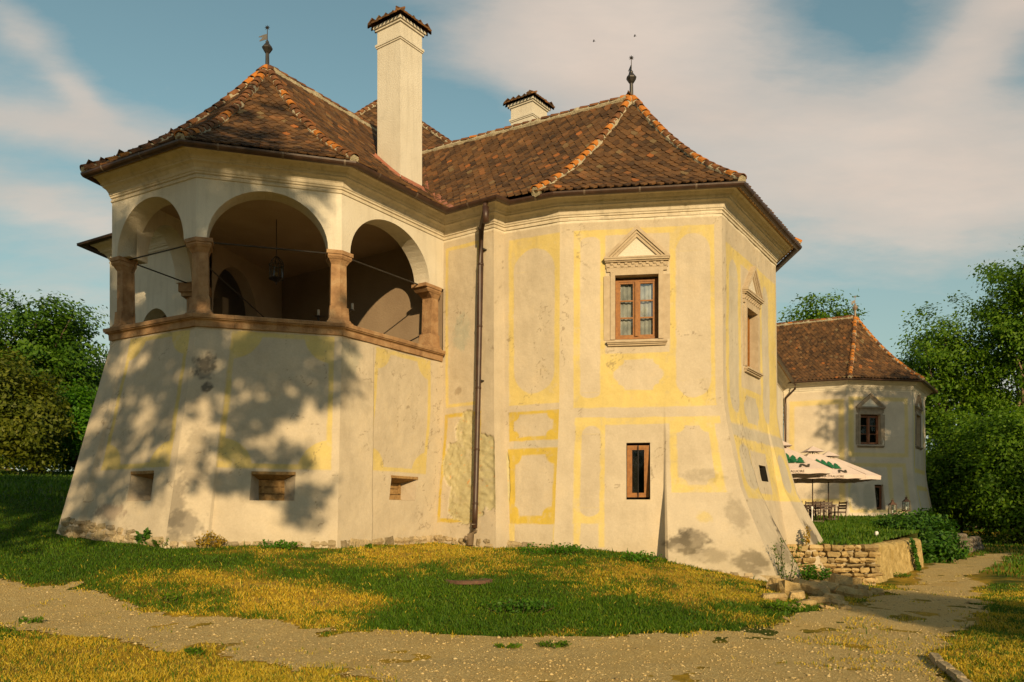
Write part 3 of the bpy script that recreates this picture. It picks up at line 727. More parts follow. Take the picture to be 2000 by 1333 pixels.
# ---- wing seen past the loggia on the left
LA, LB = np.array([-8.05, 20.75]), np.array([-11.05, 22.55])
dl = (LB - LA) / np.linalg.norm(LB - LA); ll = np.linalg.norm(LB - LA)
pw = (LB, -dl, np.array([-dl[1], dl[0]]), ll)
nl = pw[2]
uA = [float(((px - HX) / FPX * LB[1] - LB[0]) / (-dl[0] + (px - HX) / FPX * dl[1])) for px in (272, 334)]
arch_wall(None, 'wing_arcade_wall', (uA[0], uA[1]), 7.25, .45, M['white'], house, pw, 5.62, 4.75, False)
for x0, x1 in ((0, uA[0]), (uA[1], ll)):
    p0 = LB - dl * x0; p1 = LB - dl * x1; cc = (p0 + p1) / 2 - nl * .225
    MB().box((cc[0], cc[1], EYE + 2.1), (x1 - x0, .446, 5.3), [(-dl[0], -dl[1], 0), (-nl[0], -nl[1], 0), (0, 0, 1)]).build('wing_pier', M['white'], house)
cc = (LB - dl * (uA[0] + uA[1]) / 2) - nl * 1.2
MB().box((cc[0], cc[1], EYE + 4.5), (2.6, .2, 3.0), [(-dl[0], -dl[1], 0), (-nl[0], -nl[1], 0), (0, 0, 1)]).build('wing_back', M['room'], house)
LC = LB + np.array([1.2, 4.5])
sweep([LC, LB, LA], CORN).build('wing_cornice', M['white'], house)
sweep([LC, LB], [(0, 7.1), (0.002, 4), (.002, -1)]).build('wing_side_wall', M['white'], house)
sweep([LC, LB, LA], GP).build('wing_gutter', M['gutter'], house)
mb = MB()
e = mitre([LC, LB, LA], .66); r = mitre([LC, LB, LA], -2.2)
for k in range(2):
    vs = [(*e[k], EYE + 7.56), (*e[k + 1], EYE + 7.56), (*r[k + 1], EYE + 9.0), (*r[k], EYE + 9.0), (*e[k], EYE + 7.50), (*e[k + 1], EYE + 7.50), (*r[k + 1], EYE + 8.9), (*r[k], EYE + 8.9)]
    mb.add(vs, [(0, 1, 2, 3), (4, 7, 6, 5), (0, 4, 5, 1), (2, 6, 7, 3), (1, 5, 6, 2), (0, 3, 7, 4)])
mb.build('wing_roof', M['tile'], house)
# ------------------------------------------------------------------ openings
class Frame:
    """local frame: x along the wall, y out of the wall, z up; metres"""
    def __init__(s, c, d, n): s.c = np.array(c, float); s.d = np.array([d[0], d[1], 0.]); s.n = np.array([n[0], n[1], 0.]); s.k = np.array([0, 0, 1.])
    def p(s, x, y, z): return s.c + s.d * x + s.n * y + s.k * z
    def box(s, mb, x0, x1, y0, y1, z0, z1):
        return mb.box(s.p((x0 + x1) / 2, (y0 + y1) / 2, (z0 + z1) / 2), (x1 - x0, y1 - y0, z1 - z0), [s.d, s.n, s.k])
    def plate(s, mb, poly, y0, y1):
        n = len(poly); vs = [s.p(x, y0, z) for x, z in poly] + [s.p(x, y1, z) for x, z in poly]
        return mb.add(vs, [tuple(range(n)), tuple(range(2 * n - 1, n - 1, -1))] + [(i, n + i, n + (i + 1) % n, (i + 1) % n) for i in range(n)])
def casement(fr, w, h, yb, parent, name='window', rows=3, cols=2, glass=True, bar=False, curtain=True, wood=None, gm=None):
    """wooden frame in the opening, yb metres behind the face"""
    wood = wood or M['wood']; b = MB(); t = .075; y0, y1 = yb - .07, yb
    fr.box(b, -w / 2, -w / 2 + t, y0, y1, -h / 2, h / 2); fr.box(b, w / 2 - t, w / 2, y0, y1, -h / 2, h / 2)
    fr.box(b, -w / 2 + t, w / 2 - t, y0, y1, h / 2 - .06, h / 2); fr.box(b, -w / 2 + t, w / 2 - t, y0, y1, -h / 2, -h / 2 + .06)
    win = b.build(name, wood, parent)
    iw = w - 2 * t; ih = h - .12
    if cols == 2:
        m = MB(); fr.box(m, -.045, .045, y0 + .01, y1 + .025, -ih / 2, ih / 2); fr.box(m, -.018, .018, y1 + .025, y1 + .04, -ih / 2, ih / 2); m.build('mullion', wood, win)
    cw = iw / cols - (.045 if cols == 2 else 0)
    for c in range(cols):
        x0 = (-iw / 2 if c == 0 else .045); x1 = x0 + cw; s = .042
        k = MB()
        fr.box(k, x0, x0 + s, y0 + .02, y1 - .012, -ih / 2, ih / 2); fr.box(k, x1 - s, x1, y0 + .02, y1 - .012, -ih / 2, ih / 2)
        fr.box(k, x0 + s, x1 - s, y0 + .02, y1 - .012, ih / 2 - s, ih / 2); fr.box(k, x0 + s, x1 - s, y0 + .02, y1 - .012, -ih / 2, -ih / 2 + s)
        gx0, gx1 = x0 + s, x1 - s; gh = (ih - 2 * s)
        for r in range(1, rows):
            z = -gh / 2 + gh * r / rows; fr.box(k, gx0, gx1, y0 + .022, y1 - .014, z - .016, z + .016)
        k.build('casement', wood, win)
        for r in range(rows):
            z0 = -gh / 2 + gh * r / rows + (.016 if r else 0); z1 = -gh / 2 + gh * (r + 1) / rows - (.016 if r < rows - 1 else 0)
            g = MB(); ti = random.uniform(-.006, .006), random.uniform(-.006, .006)
            g.add([fr.p(gx0, yb - .045 + ti[0], z0), fr.p(gx1, yb - .045 + ti[1], z0), fr.p(gx1, yb - .045 - ti[0], z1), fr.p(gx0, yb - .045 - ti[1], z1)], [(0, 1, 2, 3)])
            g.build('pane', gm or M['glass'], win)
    if bar:
        MB().tube([fr.p(0, yb + .03, -h / 2 + .002), fr.p(0, yb + .03, h / 2 - .002)], .011, 6).build('iron_bar', M['iron'], win)
    k = MB(); fr.box(k, -w * 1.3, w * 1.3, yb - .42, yb - .40, -h * .9, h * .9); k.build('room_back', M['dark'], win)
    if curtain:
        V = []; n = 40
        for j in range(2):
            for q in range(n + 1):
                x = -iw / 2 + iw * q / n; V.append(fr.p(x, yb - .12 + .014 * math.sin(q * 1.3) + .01 * math.sin(q * .37 + 1), -ih / 2 if j == 0 else ih / 2))
        np_mesh('curtain', V, [(q, q + 1, n + 2 + q, n + 1 + q) for q in range(n)], M['curtain'], win, True)
    return win
def reveal(i, r, depth, fr, w, h, mat, parent):
    """faces joining the opening in the battered skin to the frame depth"""
    c = [wp(i, r[0], r[1]), wp(i, r[2], r[1]), wp(i, r[2], r[3]), wp(i, r[0], r[3])]
    b = [fr.p(x, -depth, z) for x, z in ((-w / 2, -h / 2), (w / 2, -h / 2), (w / 2, h / 2), (-w / 2, h / 2))]
    MB().add(c + b, [(k, (k + 1) % 4, 4 + (k + 1) % 4, 4 + k) for k in range(4)]).build('reveal', mat, parent)
def surround(fr, w, h, parent, st=None):
    """stone dressing with pediment round an opening w x h centred on fr"""
    st = st or M['surround']; o = w / 2
    b = MB()
    for s in (-1, 1):
        a = sorted((s * (o + .002), s * (o + .11))); fr.box(b, a[0], a[1], -.06, .045, -h / 2, h / 2 + .09)
        a = sorted((s * (o + .112), s * (o + .265))); fr.box(b, a[0], a[1], -.06, .022, -h / 2 - .01, h / 2 - .002)
    fr.box(b, -o, o, -.06, .043, h / 2 + .002, h / 2 + .09)
    fr.box(b, -o - .20, o + .20, -.06, .030, h / 2 + .092, h / 2 + .175)
    j = b.build('surround', st, parent)
    b = MB()
    fr.box(b, -o - .22, o + .22, -.06, .035, h / 2 + .177, h / 2 + .30)
    for q in range(9):
        x = -o - .16 + (2 * o + .32) * q / 8; fr.box(b, x - .032, x + .032, .035, .058, h / 2 + .195, h / 2 + .245)
        if q < 8: x += (2 * o + .32) / 16; fr.box(b, x - .032, x + .032, .035, .062, h / 2 + .25, h / 2 + .292)
    b.build('dentil_frieze', st, j)
    b = MB(); z = h / 2 + .302
    fr.box(b, -o - .235, o + .235, -.06, .085, z, z + .028); fr.box(b, -o - .25, o + .25, -.06, .12, z + .030, z + .072); fr.box(b, -o - .265, o + .265, -.06, .135, z + .074, z + .108)
    b.build('lintel_cornice', st, j)
    z += .110; H = .72; W_ = o + .265
    b = MB()
    for k, (t0, t1, y) in enumerate(((0, .075, .12), (.077, .125, .085), (.127, .19, .06))):
        s = H / W_
        for sg in (-1, 1):
            poly = [(sg * (W_ - t0 / s * 1.35), z), (0, z + H - t0 * 1.35), (0, z + H - t1 * 1.35), (sg * (W_ - t1 / s * 1.35), z)]
            fr.plate(b, poly if sg < 0 else poly[::-1], -.05, y)
    b.build('pediment', st, j)
    b = MB(); t1 = .19 * 1.35; fr.plate(b, [(-(W_ - t1 * W_ / H), z + .001), (W_ - t1 * W_ / H, z + .001), (0, z + H - t1)], -.05, .018); b.build('tympanum', M['white'], j)
    b = MB(); z = -h / 2
    fr.box(b, -o - .20, o + .20, -.06, .135, z - .085, z - .045); fr.box(b, -o - .185, o + .185, -.06, .105, z - .043 - .072, z - .087); fr.box(b, -o - .17, o + .17, -.06, .07, z - .155, z - .117)
    b.build('sill', st, j)
    return j
def fsize(i, r): return r[2] - r[0], r[3] - r[1]
def fr_at(i, r, dz=0):
    c = wp(i, (r[0] + r[2]) / 2, (r[1] + r[3]) / 2); return Frame(c, SEG[i][1], SEG[i][2])
for i, r in ((F5, WIN5), (F6, WIN6)):
    fr = fr_at(i, r); wd, ht = fsize(i, r)
    win = casement(fr, wd - .01, ht - .09, -.17, house); 
    reveal(i, r, .26, fr, wd, ht, M['surround'], win)
    surround(fr, wd, ht, win)
fr = fr_at(F5, WIN5L); wd, ht = fsize(F5, WIN5L)
win = casement(fr, wd - .03, ht - .12, -.16, house, rows=1, cols=1, bar=True, curtain=False, gm=M['dim_glass'])
reveal(F5, WIN5L, .26, fr, wd, ht, M['white'], win)
def slit(i, r, bl, br, bt, depth, planks=True):
    """splayed opening under a timber lintel, closed by boards; bl br bt = how much the back is narrower left, right, at the top"""
    fr = fr_at(i, r); wd, ht = fsize(i, r)
    c = [wp(i, r[0], r[1]), wp(i, r[2], r[1]), wp(i, r[2], r[3]), wp(i, r[0], r[3])]
    x0, x1, zt = -wd / 2 + bl, wd / 2 - br, ht / 2 - bt
    b = [fr.p(x0, -depth, -ht / 2), fr.p(x1, -depth, -ht / 2), fr.p(x1, -depth, zt), fr.p(x0, -depth, zt)]
    op = MB().add(c + b, [(0, 1, 5, 4), (1, 2, 6, 5), (3, 0, 4, 7)]).build('embrasure', M['dark'] if not planks else M['render_wall'], house)  # unboarded slit gets near-black sides, its shade put into the colour
    MB().add([c[2], c[3], b[3], b[2]], [(0, 1, 2, 3)]).build('embrasure_head', M['oldwood'], op)
    k = MB(); top = wp(i, (r[0] + r[2]) / 2, r[3])
    ft = Frame(top, SEG[i][1], SEG[i][2])
    if planks:
        ft.box(k, -wd / 2 - .03, wd / 2 + .03, -.35, .035, -.005, .055); k.build('lintel_board', M['oldwood'], op)
        n = 3
        for q in range(n):
            z0 = -ht / 2 + (zt + ht / 2) * q / n; z1 = -ht / 2 + (zt + ht / 2) * (q + 1) / n; k = MB()
            fr.box(k, x0 - .02, x1 + .02, -depth - .03, -depth + random.uniform(0, .02), z0 + .006, z1 - .006); k.build('shutter_board', M['oldwood'], op)
        for xx in (x0 + .08, x1 - .09):
            k = MB(); fr.box(k, xx - .03, xx + .03, -depth + .022, -depth + .05, -ht / 2 + .16, zt - .03); k.build('batten', M['oldwood'], op)
        k = MB(); fr.box(k, x0 - .05, x1 + .05, -depth - .1, -depth - .04, -ht / 2, ht / 2); k.build('room_back', M['dark'], op)
    else:
        k = MB(); fr.box(k, x0 - .05, x1 + .05, -depth - .1, -depth - .02, -ht / 2, ht / 2); k.build('room_back', M['dark'], op)
M['render_wall'] = mat_noise('reveal_plaster', (.38, .315, .235), (.46, .39, .295), 3, .9, .15, .015, 25)
slit(F2, SL2, .13, .17, .10, .36); slit(F1, SL1, .16, .10, .10, .42); slit(F3, SL3, .12, .12, .10, .36); slit(F6, SL6, .15, .15, .08, .45, False)

# ---- rain pipe on the wall by the loggia
def gut_at(px):
    a, b = gl[4], gl[5]; d = b - a; t = (px - HX) / FPX; s = (t * a[1] - a[0]) / (d[0] - t * d[1]); return a + d * s
g = gut_at(948.5)
dp = [np.array([g[0], g[1], EYE + 7.46]), np.array([g[0], g[1], EYE + 7.33])]
for (x, y) in ((947.2, 452), (946.0, 520), (943.5, 640), (941, 760), (938.3, 880), (935.5, 985), (934, 1032)):
    u, z = uv(F4, x, y); dp.append(wp(F4, u, z, .14 if y > 452 else .15))
pipe = MB().tube(dp, .068, 10).build('rain_pipe', M['gutter'], house, True)
for q in (2, 3, 4, 5, 6, 7):
    k = MB()
    p = dp[q]; v = (dp[min(q + 1, len(dp) - 1)] - dp[q - 1]); v /= np.linalg.norm(v)
    k.tube([p - v * .022, p + v * .022], .076, 10).build('pipe_collar', M['gutter'], pipe, True)
k = MB()
k.tube([dp[1] - [0, 0, .32], dp[1] + [0, 0, .06]], .078, 10)
k.build('pipe_collar', M['gutter'], pipe, True)
for (x, y) in ((946.6, 490), (940.6, 745)):
    k = MB()
    u, z = uv(F4, x, y); p = wp(F4, u, z, .14); k.box(p - np.append(SEG[F4][2] * .07, 0), (.15, .16, .03), [(*SEG[F4][1], 0), (*SEG[F4][2], 0), (0, 0, 1)])
    k.build('pipe_bracket', M['iron'], pipe)
e = dp[-1]; nf = np.append(SEG[F4][2], 0); lf = -np.append(SEG[F4][1], 0)
MB().tube([e + [0, 0, .10], e + [0, 0, -.04], e + lf * .10 + nf * .02 + [0, 0, -.16], e + lf * .11 + nf * .03 + [0, 0, -.40]], [.08, .085, .085, .078], 10).tube([e + lf * .11 + nf * .03 + [0, 0, -.27], e + lf * .24 + nf * .06 + [0, 0, -.23]], [.055, .06], 10).build('pipe_shoe', M['pvc'], pipe, True)

# ------------------------------------------------------------------ roofs
ZE = 7.57; OV = .59
KP = .36
def prof(x): return np.where(x < 0, x * (1 - KP), x * (1 - KP) + KP * x * x)
class Roof:
    def __init__(s, faces, rise, apex): s.fa = faces; s.rise = rise; s.apex = np.array(apex, float)
    def dist(s, k, p): f = s.fa[k]; return -((p - f['g']) @ f['n'])
    def hs(s, p):
        return np.stack([ZE + s.rise * prof(s.dist(k, p) / s.fa[k]['D']) for k in range(len(s.fa))])
    def h(s, p): h = s.hs(p).min(0); return np.where(h < ZE - .25, -99., h)
def hip_face(g, n, apex):
    n = np.array(n, float) / np.linalg.norm(n); g = np.array(g, float); return dict(g=g, n=n, D=-((np.array(apex) - g) @ n), t=np.array([-n[1], n[0]]))
EA = mitre(OUTL, OV, .38)
apA = W2 - 4.25 * (SEG[F2][2] + SEG[F3][2]) / (1 + SEG[F2][2] @ SEG[F3][2])
n3 = SEG[F3][2]
riseA = 11.78 - ZE
RA = Roof([hip_face(EA[1], SEG[F0][2], apA), hip_face(EA[1], SEG[F1][2], apA), hip_face(EA[2], SEG[F2][2], apA), hip_face(EA[3], n3, apA)], riseA, apA)
RA.fa.append(dict(g=apA + (-n3) * RA.fa[3]['D'], n=-n3, D=RA.fa[3]['D'], t=np.array([n3[1], -n3[0]])))
apB = W6 - 3.2 * (SEG[F5][2] + SEG[F6][2]) / (1 + SEG[F5][2] @ SEG[F6][2])
riseB = 11.50 - ZE
r4n = np.array([-.485, -.875]); r4n /= np.linalg.norm(r4n); r4g = (EA[4] + EA[7]) / 2
RB = Roof([hip_face(r4g, r4n, apB), hip_face(EA[8], SEG[F5][2], apB), hip_face(EA[8], SEG[F6][2], apB), hip_face(EA[9], SEG[F7][2] + np.array([.2, .1]), apB)], riseB, apB)
RB.fa.append(dict(g=apB - r4n * RB.fa[0]['D'], n=-r4n, D=RB.fa[0]['D'], t=np.array([r4n[1], -r4n[0]])))
# the taller roof behind: a hip whose ridge end shows beside the chimney
CY = 29.5
apC = np.array([(750 - HX) / FPX * CY, CY]); zC = (HY - 197) / FPX * CY
cR = np.array([(882 - HX) / FPX * 27, 27.0]); hR = (HY - 287) / FPX * 27; cL = np.array([(694 - HX) / FPX * 28, 28.0]); hL = (HY - 232) / FPX * 28
cR2 = apC + (cR - apC) * (zC - 8.2) / (zC - hR); cL2 = apC + (cL - apC) * (zC - 8.2) / (zC - hL)
class RoofC:
    rise = zC - 8.2
    def __init__(s):
        a, b = cL2, cR2; d = (b - a) / np.linalg.norm(b - a); n = np.array([d[1], -d[0]]); s.fa = [dict(g=a, n=n, D=-((apC - a) @ n), t=d)]
        s.eR = cR2 - apC; s.eL = cL2 - apC
    def inside(s, p, tol=0.0):
        q = p - apC; cr = lambda a, b: a[..., 0] * b[..., 1] - a[..., 1] * b[..., 0]
        return (cr(q, s.eR) >= -tol) & (cr(q, s.eL) <= tol)
    def h(s, p):
        f = s.fa[0]; x = -((p - f['g']) @ f['n']) / f['D']; return np.where(s.inside(p) & (x <= 1.0), 8.2 + s.rise * x, -99.)
RC = RoofC()
roofs = [RA, RB]
TW, TE = .188, .172                      # tile width, course height on the slope
outl = [(-.5, .38), (-.30, .19), (0, -.06), (.30, .19), (.5, .38), (.5, 1.25), (-.5, 1.25)]
def tile_local(seed, th=.030):
    rs = random.Random(seed); vs = []; k = []
    for (x, y) in outl: k.append((x * TW * .95 + rs.uniform(-.004, .004), y * .27 + rs.uniform(-.006, .006)))
    c = .008 * rs.uniform(-.6, 1)
    for z in (0, th):
        for (x, y) in k: vs.append((x, y, z + c * (x / TW) ** 2 * 4))
    fs = [tuple(range(13, 6, -1))[::-1]] + [(i, (i + 1) % 7, 7 + (i + 1) % 7, 7 + i) for i in range(7) if i != 5]
    return vs, fs
def tile_spots(roof, k, others, u0=None, u1=None, zoff=0.0, plane=None, eav=-.01, test=None):
    f = roof.fa[k]; g, n, t, D = f['g'], f['n'], f['t'], f['D']; out = []
    # slope length table
    xs = np.linspace(eav, D * 1.02, 400)
    zs = (ZE + roof.rise * prof(xs / D)) if plane is None else plane(xs / D)
    s = np.r_[0, np.cumsum(np.hypot(np.diff(xs), np.diff(zs)))]
    rows = np.arange(0, s[-1], TE); dd = np.interp(rows, s, xs); zz = np.interp(rows, s, zs)
    slope = np.arctan2(np.interp(rows + .1, s, zs) - np.interp(rows, s, zs), np.interp(rows + .1, s, xs) - np.interp(rows, s, xs))
    us = np.arange(-14, 14, TW)
    for r in range(len(rows)):
        u = us + (TW / 2 if r % 2 else 0) + random.uniform(-.01, .01)
        p = g - n * dd[r] + t * u[:, None]; ok = np.ones(len(u), bool)
        pm = p - n * .05                   # middle of the visible part
        if plane is None:
            h = ZE + roof.rise * prof((dd[r] + .05) / D); H = roof.hs(pm); ok &= H.min(0) >= h - .02
        else: ok &= roof.inside(pm, .02)
        for o in others: ok &= o.h(pm) <= (zz[r] + .06)
        if test is not None: ok &= test(pm)
        for j in np.where(ok)[0]: out.append((p[j][0], p[j][1], EYE + zz[r] + zoff, math.atan2(t[1], t[0]), slope[r], n))
    return out
def tile_matrix(sp, rs):
    x, y, z, a, sl, n = sp
    t = np.array([math.cos(a), math.sin(a), 0]); m = np.array([-n[0] * math.cos(sl), -n[1] * math.cos(sl), math.sin(sl)]); k = np.cross(t, m)
    ti = rs.uniform(-.014, .03) - .075   # lower edge lifted by the tile beneath
    ca, sa = math.cos(ti), math.sin(ti); m2 = m * ca + k * sa; k2 = np.cross(t, m2)
    ya = rs.uniform(-.035, .035); t2 = t * math.cos(ya) + m2 * math.sin(ya); m3 = np.cross(k2, t2)
    o = np.array([x, y, z]) + k * (.044 + rs.uniform(-.006, .012))
    return t2, m3, k2, o
TILE_ME = []
for s_ in range(4):
    v, f = tile_local(s_); me = bpy.data.meshes.new('roof_tile'); me.from_pydata(v, [], f); me.update(); me.materials.append(M['tile']); TILE_ME.append(me)
TILE_VF = [tile_local(s_) for s_ in range(4)]
def lay_tiles(spots, parent, n_single, stuff_name='roof_tiles_rest', mat=None):
    rs = random.Random(3)
    P = np.array([(s[0], s[1], s[2]) for s in spots]); px, py = proj(P)
    vis = (px > -20) & (px < 2020)
    # size in the picture: nearer tiles, seen less edge-on
    fac = np.array([abs(np.dot(np.cross((math.cos(s[3]), math.sin(s[3]), 0), (-s[5][0] * math.cos(s[4]), -s[5][1] * math.cos(s[4]), math.sin(s[4]))), (np.array(s[:3]) - (0, 0, EYE)) / np.linalg.norm(np.array(s[:3]) - (0, 0, EYE)))) for s in spots])
    facing = np.array([np.dot(np.cross((math.cos(s[3]), math.sin(s[3]), 0), (-s[5][0] * math.cos(s[4]), -s[5][1] * math.cos(s[4]), math.sin(s[4]))), (np.array(s[:3]) - (0, 0, EYE))) < 0 for s in spots])
    score = np.where(vis & facing, fac / P[:, 1] ** 2, 0); order = np.argsort(-score); single = set(order[:n_single].tolist())
    V = []; F = []; n = 0
    for q, s in enumerate(spots):
        t, m, k, o = tile_matrix(s, rs); v = rs.randrange(4)
        if q in single:
            mt = Matrix(((t[0], m[0], k[0], o[0]), (t[1], m[1], k[1], o[1]), (t[2], m[2], k[2], o[2]), (0, 0, 0, 1)))
            ob = instance('roof_tile', TILE_ME[v], mt, parent)
        else:
            for (x, y, z) in TILE_VF[v][0]: V.append(o + t * x + m * y + k * z)
            for f in TILE_VF[v][1]: F.append(tuple(i + n for i in f))
            n += len(TILE_VF[v][0])
    ob = np_mesh(stuff_name, V, F, mat or M['tile'], parent); ob['kind'] = 'stuff'
    return ob
def deck(name, roofl, x0, x1, y0, y1, st, parent, drop=.02):
    xs = np.arange(x0, x1, st); ys = np.arange(y0, y1, st); X, Y = np.meshgrid(xs, ys); p = np.stack([X, Y], -1)
    h = np.stack([r.h(p.reshape(-1, 2)) for r in roofl]).max(0).reshape(X.shape)
    ok = h > ZE + .10
    V = np.stack([X, Y, EYE + np.where(ok, h, ZE) - drop], -1).reshape(-1, 3); ny, nx = X.shape; idx = np.arange(ny * nx).reshape(ny, nx)
    q = np.stack([idx[:-1, :-1], idx[:-1, 1:], idx[1:, 1:], idx[1:, :-1]], -1).reshape(-1, 4); o = ok.reshape(-1); return np_mesh(name, V, q[o[q].all(1)], M['bed'], parent, True)
M['plinth'] = mat_noise('plinth_stone', (.28, .225, .13), (.40, .325, .20), 3.5, .95, .1, .05, 14, 0, (.45, .375, .25), vary=.3)
M['bed'] = mat_noise('roof_bed', (.03, .02, .014), (.06, .038, .024), 5, .95, .1, .01)
roofA = deck('roof', [RA], -11, 0.5, 15.5, 33, .11, house); roofB = deck('roof', [RB], -4, 9, 17, 28, .11, house)
# clip B and A inside each other is not needed: the higher surface hides the lower
RB_lim = lambda p: (p @ np.array([.552, .833])) < 25.5
spA = []
for k in range(4): spA += tile_spots(RA, k, [RB, RC])
spA = [s for s in spA if s[1] < 31 and (s[1] < 27 or s[0] > -6)]
spB = []
for k in range(4): spB += tile_spots(RB, k, [RA, RC])
lay_tiles(spA, roofA, 150); lay_tiles(spB, roofB, 150)
# roof C
pc = [(*apC, EYE + zC), (*cL2, EYE + 8.2), (*cR2, EYE + 8.2), (apC[0] - 2.0, apC[1] + 5.0, EYE + zC - 5), (apC[0] + 6, apC[1] + 4, EYE + zC - 5.5)]
roofC = MB().add(pc, [(0, 1, 2), (0, 3, 1), (0, 2, 4), (0, 4, 3)]).build('roof', M['bed'], house)
spC = tile_spots(RC, 0, [RA, RB], plane=lambda x: 8.2 + RC.rise * x)
lay_tiles(spC, roofC, 0)

# ---- ridge and hip tiles bedded in mortar
def ridge_line(p0, p1, zf, roof, n=None, hot=.3, r=.105, skip=0.0, mort=1.0):
    """p0 low .. p1 high in plan, zf(s) height"""
    L_ = 0; S = np.linspace(0, 1, 60); P = [np.array([*(p0 + (p1 - p0) * s), EYE + zf(s)]) for s in S]
    acc = np.r_[0, np.cumsum([np.linalg.norm(P[i + 1] - P[i]) for i in range(59)])]
    m = MB(); step = .30; cnt = int(acc[-1] / step)
    bed = []
    for i in range(0, 60, 2): bed.append(P[i] + np.array([0, 0, .015 + .01 * math.sin(i * 2.1)]))
    rr = [.115 + .03 * math.sin(i * 1.7) * math.sin(i * .6) for i in range(len(bed))]
    np_b = MB().tube(bed, [v * .98 for v in rr], 7); np_b.build('ridge_mortar', M['mortar'], roof)
    for q in range(cnt):
        s0, s1 = acc[-1] * (q + .04) / cnt, acc[-1] * (q + .86) / cnt
        a = np.array([np.interp(s0, acc, [v[j] for v in P]) for j in range(3)]); b = np.array([np.interp(min(s1, acc[-1]), acc, [v[j] for v in P]) for j in range(3)])
        d = b - a; d /= np.linalg.norm(d); sx = np.cross(d, (0, 0, 1)); sx /= np.linalg.norm(sx); up = np.cross(sx, d)
        lift = .06; vs = []; K = 7
        for e, (c, rad) in enumerate(((a, r * 1.12), (b, r * .92))):
            for th in (0, -.016):
                for j in range(K):
                    an = math.pi * (j / (K - 1)) ; vs.append(c + up * lift + sx * math.cos(an) * (rad + th) + up * (math.sin(an) * (rad + th) * .9) + up * random.uniform(-.004, .004))
        fs = []
        for j in range(K - 1):
            fs += [(j, j + 1, 2 * K + j + 1, 2 * K + j), (K + j, 3 * K + j, 3 * K + j + 1, K + j + 1), (j, K + j, K + j + 1, j + 1)]
        MB().add(vs, fs).build('ridge_tile', M['ridge_hot'] if random.random() < hot else M['ridge'], roof, False)
def hip(roof, ro, p0, apex, hot):
    ridge_line(np.array(p0), np.array(apex), lambda s: ZE + roof.rise * float(prof(np.array(s))) + .02, ro, hot=hot)
hip(RA, roofA, EA[1], apA, .1); hip(RA, roofA, EA[2], apA, .25); hip(RA, roofA, EA[3], apA, .3)
# corner where the front slope of the tower roof meets face 5
def xline(g1, n1, g2, n2): return np.linalg.solve(np.array([n1, n2]), np.array([g1 @ n1, g2 @ n2]))
e45 = xline(r4g, r4n, EA[8], SEG[F5][2])
hip(RB, roofB, e45, apB, .62); hip(RB, roofB, EA[8], apB, .35)
e67 = xline(EA[8], SEG[F6][2], RB.fa[3]['g'], RB.fa[3]['n']); hip(RB, roofB, e67, apB, .3)
d3 = SEG[F3][1]
ridge_line(apA + d3 * 7.5, apA, lambda s: 11.80, roofA, hot=.05)
r4t = RB.fa[0]['t']
def valley_pt(z):
    xa = np.linspace(0, 1.2, 2000); pa = np.interp(z - ZE, RA.rise * prof(xa), xa); pb = np.interp(z - ZE, RB.rise * prof(xa), xa)
    f, g = RA.fa[3], RB.fa[0]
    return xline(f['g'] - f['n'] * pa * f['D'], f['n'], g['g'] - g['n'] * pb * g['D'], g['n'])
vt = valley_pt(11.48)
ridge_line(vt, apB, lambda s: 11.52, roofB, hot=.05)
ridge_line(cR, apC, lambda s: hR + (zC - hR) * s, roofC, hot=0.0); ridge_line(cL, apC, lambda s: hL + (zC - hL) * s, roofC, hot=0.0)
# sheet-metal valley
zs = np.linspace(ZE + .0, 11.5, 30); V = []
f3n, f4n = RA.fa[3]['n'], RB.fa[0]['n']; bis3 = SEG[F3][1]; 
for z in zs:
    p = valley_pt(z)
    for e in (-1, 0, 1):
        q = p + (np.array([-.86, -.5]) * .14 if e < 0 else (np.array([.86, .5]) * .14 if e > 0 else 0))
        zz = max(RA.h(q[None])[0], RB.h(q[None])[0], z) if e else z
        V.append((q[0], q[1], EYE + zz + .085))
np_mesh('valley_flashing', V, [(i * 3 + j, i * 3 + j + 1, i * 3 + 4 + j, i * 3 + 3 + j) for i in range(29) for j in range(2)], M['flash'], roofB)

